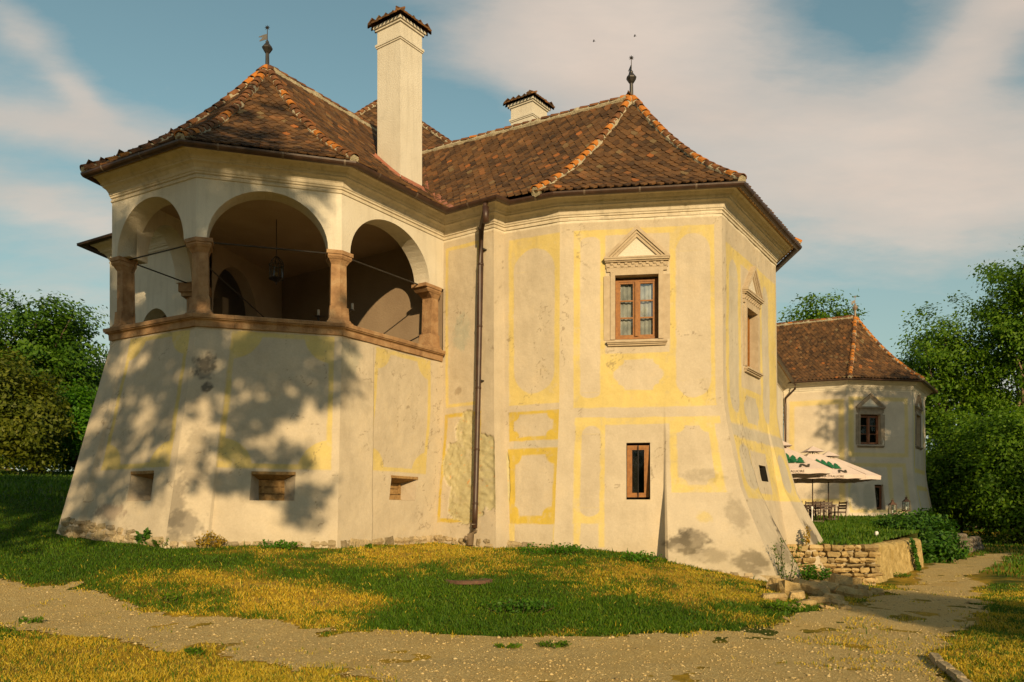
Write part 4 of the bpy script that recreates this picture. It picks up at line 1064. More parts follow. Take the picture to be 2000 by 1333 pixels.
# ---- chimneys
def chimney(corner, s, ztop, zbase, parent, cap_h=.42, strings=((.42,), )):
    """corner = nearest corner in plan; faces parallel to the long front and the loggia flank"""
    dl, dr = -SEG[F4][1], SEG[F3][1]; dr = np.array([-dl[1], dl[0]]) * (1 if np.array([-dl[1], dl[0]]) @ dr > 0 else -1)
    sq = lambda o: [corner - (dl + dr) * o, corner + dr * (s + o) - dl * o, corner + (dl + dr) * (s + o), corner + dl * (s + o) - dr * o]
    ch = MB().prism(sq(0), EYE + zbase, EYE + ztop).build('chimney', M['white'], parent)
    b = MB().prism(sq(.045), EYE + ztop - .52, EYE + ztop - .46).prism(sq(.025), EYE + ztop - .56, EYE + ztop - .522)
    b.build('string_course', M['white'], ch)
    MB().prism(sq(.04), EYE + ztop - .10, EYE + ztop - .05).prism(sq(.08), EYE + ztop - .048, EYE + ztop + .02).build('chimney_cornice', M['white'], ch)
    c = np.mean(sq(0), 0); top = EYE + ztop + .02; bed = MB(); q = sq(.06)
    bed.add([(*p, top) for p in q] + [(*c, top + cap_h)], [(0, 1, 4), (1, 2, 4), (2, 3, 4), (3, 0, 4), (3, 2, 1, 0)]); bed.build('chimney_cap', M['bed'], ch)
    # small tiles on the cap
    hw = s / 2 + .20
    for f in range(4):
        nn = [-dl, dr, dl, -dr][f]; tt = np.array([-nn[1], nn[0]]); sl = math.atan2(cap_h, hw)
        for r in range(4):
            d = r * .13; half = (hw - d) * .98; m = max(1, int(2 * half / .13))
            for j in range(m):
                u = -half + (j + .5) * 2 * half / m; p = c + nn * (hw - d) + tt * u; z = top - .03 + d * math.tan(sl)
                t3, m3 = np.array([tt[0], tt[1], 0]), np.array([-nn[0] * math.cos(sl), -nn[1] * math.cos(sl), math.sin(sl)]); k3 = np.cross(t3, m3)
                if k3[2] < 0: t3 = -t3; k3 = -k3
                o = np.array([p[0], p[1], z]) + k3 * (.03 + random.uniform(0, .012)); sc_ = .13 / TW
                mt = Matrix(((t3[0] * sc_, m3[0] * .8, k3[0] * 1.3, o[0]), (t3[1] * sc_, m3[1] * .8, k3[1] * 1.3, o[1]), (t3[2] * sc_, m3[2] * .8, k3[2] * 1.3, o[2]), (0, 0, 0, 1)))
                instance('cap_tile', TILE_ME[(r + j) % 4], mt, ch)
    MB().lathe((c[0], c[1], top + cap_h - .05), [(.11, 0), (.12, .08), (.07, .15), (.02, .2)], 8).build('cap_knob', M['ridge'], ch)
    return ch
c1Y = 21.4; c1 = np.array([(782 - HX) / FPX * c1Y, c1Y])
ch1 = chimney(c1, .84, (HY - 34) / FPX * c1Y, 8.6, house)
c2Y = 26.5; c2 = np.array([(1040 - HX) / FPX * c2Y, c2Y])
ch2 = chimney(c2, .86, (HY - 192) / FPX * c2Y, 9.5, house, .34)
# red metal apron at the foot of the tall chimney
dl = -SEG[F4][1]; dr = np.array([-dl[1], dl[0]]); dr = dr if dr @ SEG[F3][1] > 0 else -dr
V = []; F = []
for (a, b) in ((c1 + dl * .92, c1 - (dl + dr) * .05), (c1 - (dl + dr) * .05, c1 + dr * .92)):
    on = -dr if (a[0] < c1[0] - .3) else -dl
    n = len(V); K = 10
    for j in range(K + 1):
        p = a + (b - a) * j / K
        for o, up in ((.0, .17), (.035, .10), (.16, .095)):
            q = p + on * o; V.append((q[0], q[1], EYE + RA.h(q[None])[0] + up))
    F += [(n + j * 3 + e, n + j * 3 + e + 1, n + j * 3 + 4 + e, n + j * 3 + 3 + e) for j in range(K) for e in range(2)]
np_mesh('chimney_apron', V, F, M['flash'], ch1)

# ---- finials with weather vanes
def finial(loc, h, parent, flag_dir, mirror=1, fsc=1.0):
    x, y, z = loc; k = h / 1.22
    f = MB().lathe((x, y, z), [(.15 * k, -.06), (.13 * k, .02), (.055 * k, .05), (.05 * k, .40 * k), (.06 * k, .42 * k), (.07 * k, .43 * k), (.09 * k, .46 * k), (.14 * k, .54 * k), (.145 * k, .57 * k), (.12 * k, .60 * k), (.06 * k, .68 * k), (.045 * k, .70 * k), (.05 * k, .73 * k), (.03 * k, .76 * k), (.012, .78 * k), (.009, 1.12 * k)], 8).build('finial', M['iron'], parent)
    d = np.array(flag_dir, float); d /= np.linalg.norm(d)
    pts = [(0, 0.80), (.03, .79), (.10, .765), (.20, .725), (.215, .735), (.13, .83), (.14, .845), (.225, .835), (.23, .85), (.12, .905), (.05, .935), (0, .94)]
    P = lambda u, w_, e: np.array([x + d[0] * u * k * fsc - d[1] * e, y + d[1] * u * k * fsc + d[0] * e, z + w_ * k])
    n = len(pts); vs = [P(u, w_, .004) for u, w_ in pts] + [P(u, w_, -.004) for u, w_ in pts]
    MB().add(vs, [tuple(range(n)), tuple(range(2 * n - 1, n - 1, -1))] + [(i, n + i, n + (i + 1) % n, (i + 1) % n) for i in range(n)]).build('weather_vane', M['iron'], f)
    m = MB()
    for q in range(8):
        a = q * math.pi / 4; c = np.array([x, y, z + 1.12 * k]); e = c + np.array([math.cos(a) * .075 * k, 0, math.sin(a) * .075 * k]); m.tube([c, e], [.022 * k, .003], 4)
    m.build('star', M['iron'], f)
    return f
finial((apA[0], apA[1], EYE + 11.78 + .05), 1.16, house, (-1, -.15))
finial((apB[0], apB[1], EYE + 11.50 + .05), 1.20, house, (-.35, 1), 1, .8)

# ---- rubble foot of the walls: stones showing under the plaster
rs_ = random.Random(5)
def stone_mesh(w, d, h, seed, sub=1):
    """irregular block, around the origin, flat-ish faces"""
    r = random.Random(seed); vs = []
    for z in (-1, 0, 1):
        for (x, y) in ((-1, -1), (0, -1.12), (1, -1), (1.1, 0), (1, 1), (0, 1.1), (-1, 1), (-1.1, 0)):
            q = .84 if z else 1.0
            vs.append(((x * q + r.uniform(-.16, .16)) * w / 2, (y * q + r.uniform(-.16, .16)) * d / 2, (z + r.uniform(-.16, .16)) * h / 2))
    fs = [tuple(range(7, -1, -1)), tuple(range(16, 24))]
    for b in (0, 8):
        for k in range(8): fs.append((b + k, b + (k + 1) % 8, b + 8 + (k + 1) % 8, b + 8 + k))
    return vs, fs
STONE_ME = []
for s_ in range(7):
    v, f = stone_mesh(1, 1, 1, s_); me = bpy.data.meshes.new('stone'); me.from_pydata(v, [], f); me.update(); STONE_ME.append(me)
PLINTH_ME = []
for s_ in range(7):
    v, f = stone_mesh(1, 1, 1, s_); me = bpy.data.meshes.new('foundation_stone'); me.from_pydata(v, [], f); me.update(); me.materials.append(M['plinth']); PLINTH_ME.append(me)
def put_stone(name, c, size, ax_d, parent, mat, tilt=.06):
    me = STONE_ME[rs_.randrange(7)]
    if not me.materials: me.materials.append(M['rubble'])
    d = np.array([ax_d[0], ax_d[1], 0.]); d /= np.linalg.norm(d); n = np.array([d[1], -d[0], 0.]); k = np.array([0, 0, 1.])
    d = d + k * rs_.uniform(-tilt, tilt) + n * rs_.uniform(-tilt, tilt); d /= np.linalg.norm(d); n = n - d * (n @ d); n /= np.linalg.norm(n); k = np.cross(n, d) * -1
    if k[2] < 0: k = -k
    s = size
    mt = Matrix(((d[0] * s[0], n[0] * s[1], k[0] * s[2], c[0]), (d[1] * s[0], n[1] * s[1], k[1] * s[2], c[1]), (d[2] * s[0], n[2] * s[1], k[2] * s[2], c[2]), (0, 0, 0, 1)))
    return instance(name, me, mt, parent)
def plinth_top(i, u):                    # zr of the lower edge of the plaster
    pts = {F1: [(110, 1008), (200, 1025), (300, 1052)], F2: [(300, 1055), (420, 1056), (655, 1054)], F3: [(655, 1054), (760, 1050), (860, 1044)], F4: [(860, 1044), (935, 1050), (965, 1053)],
           FJ: [(965, 1053), (985, 1055)], F4b: [(985, 1056), (1100, 1062)], F5: [(1100, 1062), (1290, 1082), (1302, 1090), (1480, 1126)], F6: [(1480, 1126), (1580, 1112)]}[i]
    Lf = SEG[i][3]; x = np.interp(u / Lf, np.linspace(0, 1, 7), [float(v) for v in np.linspace(pts[0][0], pts[-1][0], 7)])
    return np.interp(x, [p[0] for p in pts], [p[1] for p in pts])
for i in (F1, F2, F3, F4, F4b, F5, F6):
    Lf = SEG[i][3]; u = .12
    while u < Lf - .05:
        y = plinth_top(i, u)
        # height where the face crosses that picture row
        z = 0.0
        for _ in range(6):
            pt = wp(i, u, z); z = (HY - y) / FPX * pt[1]
        g = wp(i, u, z); base = gz(g[0], g[1] - .25) - EYE
        hh = max(.10, z - base + .10); n = max(1, int(round(hh / rs_.uniform(.11, .19))))
        wd = rs_.choice((rs_.uniform(.12, .22), rs_.uniform(.2, .42)))
        for q in range(n):
            zz = z - .03 - hh * (q + .5) / n
            p = wp(i, min(u + wd / 2 * (1 if q % 2 else .6), Lf), zz, .0)
            ob = put_stone('foundation_stone', p + np.append(SEG[i][2] * (-.125 + rs_.uniform(-.02, .03)), 0), (wd * rs_.uniform(.95, 1.2), .30, hh / n * rs_.uniform(.95, 1.3)), SEG[i][1], house, None, .16); ob.data = PLINTH_ME[rs_.randrange(7)]
        u += wd
# ------------------------------------------------------------------ far corner tower
tower = empty('corner_tower', (18, 45, 1.9))
tag(tower, 'smaller looking corner tower with tiled roof, standing behind the white parasols', 'tower')
T0, T1, T2, T3, T4 = SIDE + np.array([.02, .0]), plan(1652.8, 756.4), plan(1781, 759.8), plan(1806.5, 779), np.array([23.6, 53.0])
_save = (PTS, SEG, batter, HOLES, NF, QF); QF = {0, 1, 2, 3}
PTS = [T0, T1, T2, T3, T4]; SEG = [seg(i) for i in range(4)]; HOLES = {}; NF = 3
def batter(i, u, z): return tower_b(z) * .9 + 0 * u
def near_px(i, x0, y0, x1, y1):
    return rect_px(i, x0, y0, x1, y1)
FW = add_hole(1, rect_px(1, 1680, 810, 1719, 869)); FWL = add_hole(1, rect_px(1, 1710, 947, 1727, 996)); FW2 = add_hole(2, rect_px(2, 1789, 812, 1797, 872))
def paint_far(i, U, Z):
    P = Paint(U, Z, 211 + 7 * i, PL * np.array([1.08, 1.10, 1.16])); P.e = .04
    P.put(np.clip(sstep(7.0, 7.06, Z), 0, 1), WH)
    rp = lambda *a: rect_px(i, *a)
    if i == 0:
        P.frame(rp(1541, 782, 1649, 985), .28, YE, .8)
    if i == 1:
        P.frame(rp(1657, 776, 1774, 893), .22, YE, .75); P.rect(rp(1659, 780, 1668, 893), YE, .7)
        P.frame(rp(1657, 905, 1774, 1002), .22, YE, .75); P.rect(rp(1735, 908, 1744, 990), YE, .7)
        P.capsule(rp(1660, 945, 1678, 998), GR, .6); P.capsule(rp(1686, 945, 1707, 998), GR, .6); 
    if i == 2:
        P.frame((.5, 2.7, SEG[2][3] - .5, 6.4), .25, YE); P.frame((.5, -.3, SEG[2][3] - .5, 2.0), .25, YE)
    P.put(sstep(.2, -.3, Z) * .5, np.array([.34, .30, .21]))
    P.c *= (1 + (fbm(U * .9, Z * .5, 61 + i, 4) - .5) * .2)[..., None]
    return np.clip(P.c, .01, .85)
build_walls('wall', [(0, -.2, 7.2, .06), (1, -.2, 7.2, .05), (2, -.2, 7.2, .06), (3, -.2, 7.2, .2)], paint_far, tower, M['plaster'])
TOUT = [T0, T1, T2, T3, T4]
sweep(TOUT, CORN).build('cornice', M['white'], tower); sweep(TOUT, GP).build('gutter', M['gutter'], tower)
sweep(TOUT, [(0, 7.60), (.46, 7.555), (.46, 7.575), (0, 7.63)]).build('eaves_board', M['oldwood'], tower)
dkw = mat_noise('brown_window_wood', (.14, .05, .022), (.22, .085, .035), 12, .5, .4, .003, 40)
for i, r in ((1, FW), (2, FW2)):
    fr = fr_at(i, r); wd, ht = fsize(i, r)
    win = casement(fr, wd - .01, ht - .09, -.17, tower, curtain=False, wood=dkw, gm=M['dim_glass']); reveal(i, r, .26, fr, wd, ht, M['surround'], win); surround(fr, wd, ht, win, M['trim_far'])
fr = fr_at(1, FWL); wd, ht = fsize(1, FWL); win = casement(fr, wd - .02, ht - .1, -.22, tower, rows=1, cols=1, curtain=False, wood=dkw, gm=M['dim_glass']); reveal(1, FWL, .3, fr, wd, ht, M['white'], win)
TE_ = mitre(TOUT, OV)
apT = T2 - 3.2 * (SEG[1][2] + SEG[2][2]) / (1 + SEG[1][2] @ SEG[2][2])
t4n = SEG[0][2] * 1.0 + np.array([-.10, 0]); t4n /= np.linalg.norm(t4n)
apTz = (HY - 622) / FPX * apT[1]; riseT = apTz - ZE
RT = Roof([hip_face(TE_[1], t4n, apT), hip_face(TE_[2], SEG[1][2], apT), hip_face(TE_[2], SEG[2][2], apT), hip_face(TE_[3], SEG[3][2], apT)], riseT, apT)
RT.fa.append(dict(g=apT - t4n * RT.fa[0]['D'], n=-t4n, D=RT.fa[0]['D'], t=np.array([t4n[1], -t4n[0]])))
roofT = deck('roof', [RT], 8, 27, 40, 54, .2, tower)
spT = []
for k in range(3): spT += tile_spots(RT, k, [], test=lambda p: (p[:, 0] > 11.5))
lay_tiles(spT, roofT, 0, 'roof_tiles')
eT = xline(TE_[1], t4n, TE_[2], SEG[1][2])
hip(RT, roofT, eT, apT, .7); hip(RT, roofT, TE_[2], apT, .75)
tt = RT.fa[0]['t']; tt = tt if tt[0] < 0 else -tt
ridge_line(apT + tt * 6.5, apT, lambda s: apTz + .02, roofT, hot=.1)
ff = finial((apT[0], apT[1], EYE + apTz), 1.35, tower, (-1, .3))
for o in [ff] + list(ff.children): o.data.materials.clear(); o.data.materials.append(M['pvc'])
u, z = uv(0, 1533, 775)
p0 = wp(0, .12, 6.7, .14); p1 = wp(0, .12, .3, .14)
pt = MB().tube([p0 + np.array([.35, -.5, .75]), p0 + np.array([.35, -.5, .5]), p0 + np.array([0, 0, .05]), p0 - np.array([0, 0, .3]), p1], .055, 8).build('rain_pipe', M['gutter'], tower, True)
PTS, SEG, batter, HOLES, NF, QF = _save

# ------------------------------------------------------------------ terrace: grass bank, retaining wall
A_, B_, C_ = np.array([6.2, 21.3]), np.array([9.2, 21.2]), np.array([13.0, 26.1])
D_ = np.array([19.2, 37.0])
def terrace_z(x, y):
    h = 1.03 + (y - 21.2) * .0405 + .10 * np.exp(-((x - 10.5) ** 2 + (y - 27) ** 2) / 12)
    dx, dy = .548, .836; e = (x - 13.0) * dy - (y - 26.1) * dx          # metres right of the outer edge
    g = ground_z(x, y) - .15; k = sstep(.3, -2.6, e) * 1.0
    return np.where(y > 27.5, g + (h - g) * k, h)
TOPW = 1.06
def lerp2(a, b, t): return a + (b - a) * t
def in_poly(x, y, P):
    r = np.zeros(np.shape(x), bool); n = len(P)
    for i in range(n):
        x0, y0 = P[i]; x1, y1 = P[(i + 1) % n]
        c = ((y0 > y) != (y1 > y)) & (x < (x1 - x0) * (y - y0) / (y1 - y0 + 1e-12) + x0); r ^= c
    return r
TPOLY = [tuple(A_ + [-.5, .3]), tuple(B_ + [.0, .06]), tuple(C_ + [-.08, .06]), (17.6, 34.5), (26, 46), (26, 56), (10, 56), (5.8, 30)]
xs = np.arange(4, 27, .12); ys = np.arange(20.5, 57, .12); X, Y = np.meshgrid(xs, ys)
ins = in_poly(X, Y, TPOLY); Z = terrace_z(X, Y) + (fbm(X, Y, 3, 3) - .5) * .08
idx = np.arange(X.size).reshape(X.shape); q = np.stack([idx[:-1, :-1], idx[:-1, 1:], idx[1:, 1:], idx[1:, :-1]], -1).reshape(-1, 4)
keep = ins.ravel()[q].all(1)
M['soil'] = mat_noise('grass_soil', (.028, .040, .010), (.06, .068, .016), 2.5, .95, .1, .03, 25)
tag(np_mesh('terrace', np.stack([X, Y, Z], -1).reshape(-1, 3), q[keep], M['soil'], None, True), kind='structure')
rw = empty('retaining_wall', (9.2, 21.2, 0))
tag(rw, 'honey coloured stone retaining wall holding the grass terrace, half rubble half rough render', 'wall')
# rendered stretch, B to C, with a wavy face
def rough_sheet(name, a, b, zb0, zb1, zt0, zt1, thick, mat, parent, lean=.10, amp=.05, st=.05, seed=4):
    l = np.linalg.norm(b - a); d = (b - a) / l; n = np.array([d[1], -d[0]]); us = np.arange(0, l + st, st); vs_ = np.linspace(0, 1, 26)
    U, S = np.meshgrid(us, vs_); zb = zb0 + (zb1 - zb0) * U / l; zt = zt0 + (zt1 - zt0) * U / l + (fbm(U * 2, U * 0 + 3, seed, 3) - .5) * .07; Zz = zb + (zt - zb) * S
    e = (fbm(U * 7, Zz * 1.6, seed, 4) - .5) * amp * 2 + (fbm(U * 2.2, Zz * 2.2, seed + 5, 4) - .5) * amp * 2 + lean * (1 - S) - .12 * np.clip((S - .93) / .07, 0, 1) ** 2
    P = np.stack([a[0] + d[0] * U + n[0] * e, a[1] + d[1] * U + n[1] * e, Zz], -1)
    back = np.stack([a[0] + d[0] * us - n[0] * thick, a[1] + d[1] * us - n[1] * thick, (zt0 + (zt1 - zt0) * us / l) - .01], -1)
    V = np.concatenate([P.reshape(-1, 3), back]); ny, nx = U.shape; idx = np.arange(ny * nx).reshape(ny, nx)
    q = np.stack([idx[:-1, :-1], idx[:-1, 1:], idx[1:, 1:], idx[1:, :-1]], -1).reshape(-1, 4); tb = ny * nx + np.arange(nx)
    top = np.stack([idx[-1, :-1], idx[-1, 1:], tb[1:], tb[:-1]], -1)
    return np_mesh(name, V, np.concatenate([q, top]), mat, parent, True)
rough_sheet('rendered_face', B_, C_, -.25, .0, TOPW, TOPW + .06, .5, M['render'], rw, .12, .055)
rough_sheet('rendered_return', C_, C_ + np.array([1.9, 3.0]) * .35 + np.array([-.9, .9]), -.1, .0, TOPW + .06, TOPW + .1, .5, M['render'], rw, .1, .05)
# rubble stretch, A to B: every stone its own block
dAB = (B_ - A_) / np.linalg.norm(B_ - A_); nAB = np.array([dAB[1], -dAB[0]])
rough_sheet('rubble_core', A_, B_ + dAB * .15, -.2, -.2, TOPW - .05, TOPW - .02, .5, M['mortar'], rw, .02, .03)
rs_.seed(21); z = -.15; row = 0
while z < TOPW - .03:
    h = rs_.uniform(.075, .16) if z < TOPW - .17 else TOPW + .01 - z
    u = -.1 + rs_.uniform(0, .2); lAB = np.linalg.norm(B_ - A_)
    while u < lAB + .1:
        w_ = rs_.choice((rs_.uniform(.12, .2), rs_.uniform(.2, .34), rs_.uniform(.34, .52))); hh = h * rs_.uniform(.72, 1.12)
        p = A_ + dAB * (u + w_ / 2) + nAB * (-.06 + .08 * (TOPW - z) / 1.2 + rs_.uniform(-.02, .03))
        put_stone('stone', (p[0], p[1], z + h / 2), (w_ * .94, .34 + rs_.uniform(0, .08), hh * .93), dAB, rw, None, .13)
        u += w_ + rs_.uniform(.0, .025)
    z += h + .012; row += 1

# darker wall farther along the path
sw = empty('stone_wall', (20, 36, .3)); tag(sw, 'low weathered grey stone wall in the shade, beyond the ivy and beside the path', 'wall')
sa_, sb_ = at(1836, 1060, 33)[:2], at(1902, 1060, 38)[:2]
M['greystone'] = mat_noise('grey_weathered_stone', (.12, .10, .075), (.24, .20, .15), 3, .95, .1, .05, 12)
rough_sheet('wall_core', sa_, sb_, gz(*sa_) - .2, gz(*sb_) - .2, 1.12, .80, .6, M['mortar'], sw, .15, .05, .08)
dS = (sb_ - sa_) / np.linalg.norm(sb_ - sa_); nS = np.array([dS[1], -dS[0]]); lS = np.linalg.norm(sb_ - sa_); z = 0
me_g = []
for m_ in STONE_ME:
    c = m_.copy(); c.materials.clear(); c.materials.append(M['greystone']); me_g.append(c)
_keep = STONE_ME; STONE_ME = me_g
while z < .95:
    h = rs_.uniform(.16, .28); u = 0
    while u < lS:
        w_ = rs_.uniform(.3, .7); p = sa_ + dS * (u + w_ / 2) + nS * (.12 * (1 - z) + rs_.uniform(-.03, .05)); g0 = gz(*p) ; top = 1.12 + (.80 - 1.12) * u / lS
        if g0 + z + h * .6 < top + .1: put_stone('stone', (p[0], p[1], g0 + z + h / 2), (w_, .4, h), dS, sw, None, .1)
        u += w_
    z += h
STONE_ME = _keep

# tumbled edging of stones by the path
rb = empty('stone_edging', tuple(ground_hit(1590, 1160))); tag(rb, 'low tumbled edging of pale rubble stones between the lawn and the path', 'stone edging')
ed = [ground_hit(x, y) for (x, y) in ((1512, 1150), (1545, 1164), (1580, 1172), (1618, 1176), (1650, 1168), (1675, 1152), (1690, 1144))]
rs_.seed(8)
spots = [(1516, 1153, .42, .34), (1540, 1160, .50, .36), (1556, 1172, .34, .22), (1566, 1150, .42, .26), (1585, 1160, .5, .30), (1600, 1166, .46, .28), (1620, 1160, .5, .34), (1642, 1150, .55, .40),
         (1650, 1166, .42, .30), (1628, 1178, .4, .22), (1600, 1182, .45, .2), (1575, 1185, .4, .16), (1668, 1150, .42, .36), (1680, 1158, .36, .24), (1665, 1168, .40, .25), (1640, 1184, .35, .14),
         (1598, 1146, .5, .2), (1625, 1142, .55, .22), (1660, 1136, .50, .34), (1678, 1140, .45, .26), (1555, 1190, .3, .10), (1615, 1192, .3, .1), (1690, 1166, .3, .2), (1650, 1192, .25, .1)]
for (x, y, s_, h) in spots:
    s_ *= .72; h *= .8; g0 = ground_hit(x, y); put_stone('stone', (g0[0], g0[1], g0[2] + h * .32), (s_ * rs_.uniform(.9, 1.15), s_ * .8, h), (1, rs_.uniform(-.5, .5)), rb, None, .25)
LS = []
for (x, y, s_, h, lab) in ((1713, 1162, .24, .17, 'small squared pale stone lying alone at the foot of the retaining wall'), (1512, 1172, .42, .12, 'flat stone half sunk in the grass before the stone edging'),
                      ):
    g0 = ground_hit(x, y); o = put_stone('stone', (g0[0], g0[1], g0[2] + h * .3), (s_, s_ * .7, h), (1, -.25), None, None, .12); tag(o, lab, 'stone')
g0 = ground_hit(915, 1137)
lid = MB().lathe((g0[0], g0[1], g0[2] + .01), [(.42, -.03), (.42, .025), (.36, .03), (.35, .015)], 20).build('drain_cover', mat_noise('rusty_cover', (.10, .055, .035), (.17, .09, .06), 9, .8, .3, .01, 30))
tag(lid, 'round rusty drain cover set in the green lawn', 'drain cover')

# kerb strip, lower right
kb = MB(); pts = [ground_hit(x, y) for (x, y) in ((1822, 1287), (1838, 1303), (1858, 1318), (1880, 1338), (1915, 1370))]
kb = empty('path_edging', tuple(pts[0])); tag(kb, 'short dark kerb strip dividing gravel from dry grass, bottom right corner', 'kerb')
for a, b in zip(pts[:-1], pts[1:]):
    d = (b - a); l = np.linalg.norm(d); d /= l; n = np.array([d[1], -d[0], 0]); put_stone('kerb_stone', (a + b) / 2 + [0, 0, .015], (l * 1.02, .10, .11), d[:2], kb, None, .03)
for o in kb.children:
    o.data = PLINTH_ME[1]

# ------------------------------------------------------------------ parasols, tables, chairs
def tz(x, y): return float(terrace_z(np.array(x), np.array(y)))
def text_mesh(name, body, size, mat, parent, Mx):
    cu = bpy.data.curves.new('lettering', 'FONT'); cu.body = body; cu.size = size; cu.align_x = 'CENTER'; cu.align_y = 'CENTER'; cu.extrude = .002; cu.resolution_u = 2
    t = bpy.data.objects.new('tmp_text', cu); COL.objects.link(t); dg = bpy.context.evaluated_depsgraph_get(); me = bpy.data.meshes.new_from_object(t.evaluated_get(dg)); bpy.data.objects.remove(t)
    me.materials.clear(); me.materials.append(mat); o = bpy.data.objects.new(name, me); COL.objects.link(o); o.parent = parent; o.matrix_basis = Mx; return o
def parasol(name, loc, rz, label, S=1.62, hr=2.0, ht=3.12, sides=(0,)):
    r = empty('parasol', loc, rz); tag(r, label, 'parasol', 'white parasols on the terrace')
    MB().tube([(0, 0, .0), (0, 0, ht + .05)], .024, 8).build('pole', M['darkwood'], r, True, True)
    MB().box((0, 0, .04), (.7, .7, .08)).build('base', M['greystone'], r, False, True)
    # canopy: four sagging facets, grid each
    V = []; F = []; K = 10
    for s in range(4):
        c, sn = math.cos(s * math.pi / 2), math.sin(s * math.pi / 2); n0 = len(V)
        for a in range(K + 1):
            t = .16 + .84 * a / K
            for b in range(K + 1):
                x = (2 * b / K - 1) * S * t; y = -S * t; sag = .05 * (1 - (2 * b / K - 1) ** 2) * math.sin(math.pi * (t - .1)); z = ht - .12 - (ht - .12 - hr) * t - sag
                V.append((x * c - y * sn, x * sn + y * c, z))
        F += [(n0 + a * (K + 1) + b, n0 + (a + 1) * (K + 1) + b, n0 + (a + 1) * (K + 1) + b + 1, n0 + a * (K + 1) + b + 1) for a in range(K) for b in range(K)]
    can = np_mesh('canopy', V, F, M['canvas'], r, True, None, True)
    V = []; F = []; N_ = 64
    per = []
    for s in range(4):
        c, sn = math.cos(s * math.pi / 2), math.sin(s * math.pi / 2)
        for b in range(16):
            x = (2 * b / 16 - 1) * S; y = -S; per.append((x * c - y * sn, x * sn + y * c))
    for k, (x, y) in enumerate(per):
        q = 1.0 + .004 * math.sin(k * 2.3); V.append((x * 1.002, y * 1.002, hr - .0)); V.append((x * q, y * q, hr - .17 - .012 * math.sin(k * 1.7)))
    F = [(2 * k, 2 * k + 1, (2 * k + 3) % 128, (2 * k + 2) % 128) for k in range(64)]
    np_mesh('valance', V, F, M['canvas'], r, True, None, True)
    v = .40
    MB().add([(-v, -v, ht - .20), (v, -v, ht - .20), (v, v, ht - .20), (-v, v, ht - .20), (0, 0, ht + .06)], [(0, 1, 4), (1, 2, 4), (2, 3, 4), (3, 0, 4)]).build('cap', M['canvas'], r, False, True)
    for s in range(4):
        a = s * math.pi / 2 + math.pi / 4; e = (math.cos(a) * S * 1.414, math.sin(a) * S * 1.414, hr + .0)
        MB().tube([(0, 0, ht - .16), e], .012, 5).build('rib', M['darkwood'], r, False, True)
    for s in sides:
        Mr = Matrix.Rotation(s * math.pi / 2, 4, 'Z')
        # fir trees, printed on the sloping facet
        sl = math.atan2(ht - .12 - hr, S)
        def on(x, up):                 # up = distance up the slope from the rim
            y = -S + up * math.cos(sl); z = hr + up * math.sin(sl) + .015; return Mr @ Vector((x, y - .008, z - .03 * (1 - (x / S) ** 2) * 0))
        m = MB()
        for (cx, b0, hh, wd) in ((-.42, 1.02, .34, .22), (-.08, .62, .62, .40), (.14, .58, .62, .36), (.36, .50, .55, .36), (.60, .44, .46, .32), (.2, .46, .28, .5)):
            n = 3; pr = []
            for k in range(n):
                z0 = b0 + hh * k / n * .85; w0 = wd / 2 * (1 - k / n * .62); pr.append((cx - w0, z0)); pr.append((cx - w0 * .5, z0 + hh / n * .8))
            pl_ = pr + [(cx, b0 + hh)] + [(2 * cx - x, y) for (x, y) in reversed(pr)]
            m.add([on(x, y) for x, y in pl_], [tuple(range(len(pl_)))])
        o = m.build('fir_trees_print', M['green_print'], r, False, True); o['kind'] = 'stuff'
        m = MB()
        for poly in ([(-.62, .90), (-.50, .90), (.05, .50), (-.02, .47), (-.56, .84)], [(.50, .12), (.58, .12), (.62, .30), (.76, .12), (.86, .12), (.90, .34), (.82, .34), (.79, .22), (.66, .36), (.56, .36)]):
            m.add([on(x, y) for x, y in poly], [tuple(range(len(poly)))])
        o = m.build('swash_print', M['dark_print'], r, False, True); o['kind'] = 'stuff'
        T = Mr @ Matrix.Translation((-.35, -S * 1.008, hr - .085)) @ Matrix.Rotation(R(90), 4, 'X')
        text_mesh('lettering', 'SAU BUN SA VI DEMNA STRALUCIRE', .125, M['dark_print'], r, T)
    return r
pB = at(1587, 900, 36.0); parasol('b', (pB[0], pB[1], tz(pB[0], pB[1])), R(2), 'white parasol with green fir trees printed on its sunny front', hr=2.02, ht=3.30, sides=(0, 1))
pA = at(1524, 900, 31.6); parasol('a', (pA[0], pA[1], tz(pA[0], pA[1])), R(-12), 'white parasol half hidden behind the near tower corner', hr=2.12, ht=3.30, sides=(0,))
pC = at(1618, 900, 38.6); parasol('c', (pC[0], pC[1], tz(pC[0], pC[1])), R(-3), 'rearmost white parasol, only its shaded right side showing beyond the fir tree one', hr=2.0, ht=3.2, sides=(1,), S=1.75)
def chair_parts(r):
    W_ = M['darkwood']; L_ = []
    for (x, y, h) in ((-.24, -.22, .66), (.24, -.22, .66), (-.24, .22, .92), (.24, .22, .92)):
        t = .06 if h > .8 else 0
        MB().tube([(x, y, 0), (x, y, .44), (x, y + t, h)], .021, 6).build('leg', W_, r, False, True)
    for k in range(5): MB().box((0, -.20 + k * .10, .45), (.50, .085, .022)).build('seat_slat', W_, r, False, True)
    for k in range(3): MB().box((0, .235 + .02 * k, .60 + k * .12), (.46, .022, .075)).build('back_slat', W_, r, False, True)
    for x in (-.26, .26): MB().box((x, .0, .665), (.055, .50, .025)).build('armrest', W_, r, False, True)
    for x in (-.24, .24): MB().box((x, 0, .40), (.022, .42, .045)).build('side_rail', W_, r, False, True)
def copy_tree(o, parent=None):
    c = o.copy(); COL.objects.link(c); c.parent = parent
    if o.name in WORLDM: WORLDM[c.name] = WORLDM[o.name]
    for ch in list(o.children): copy_tree(ch, c)
    return c
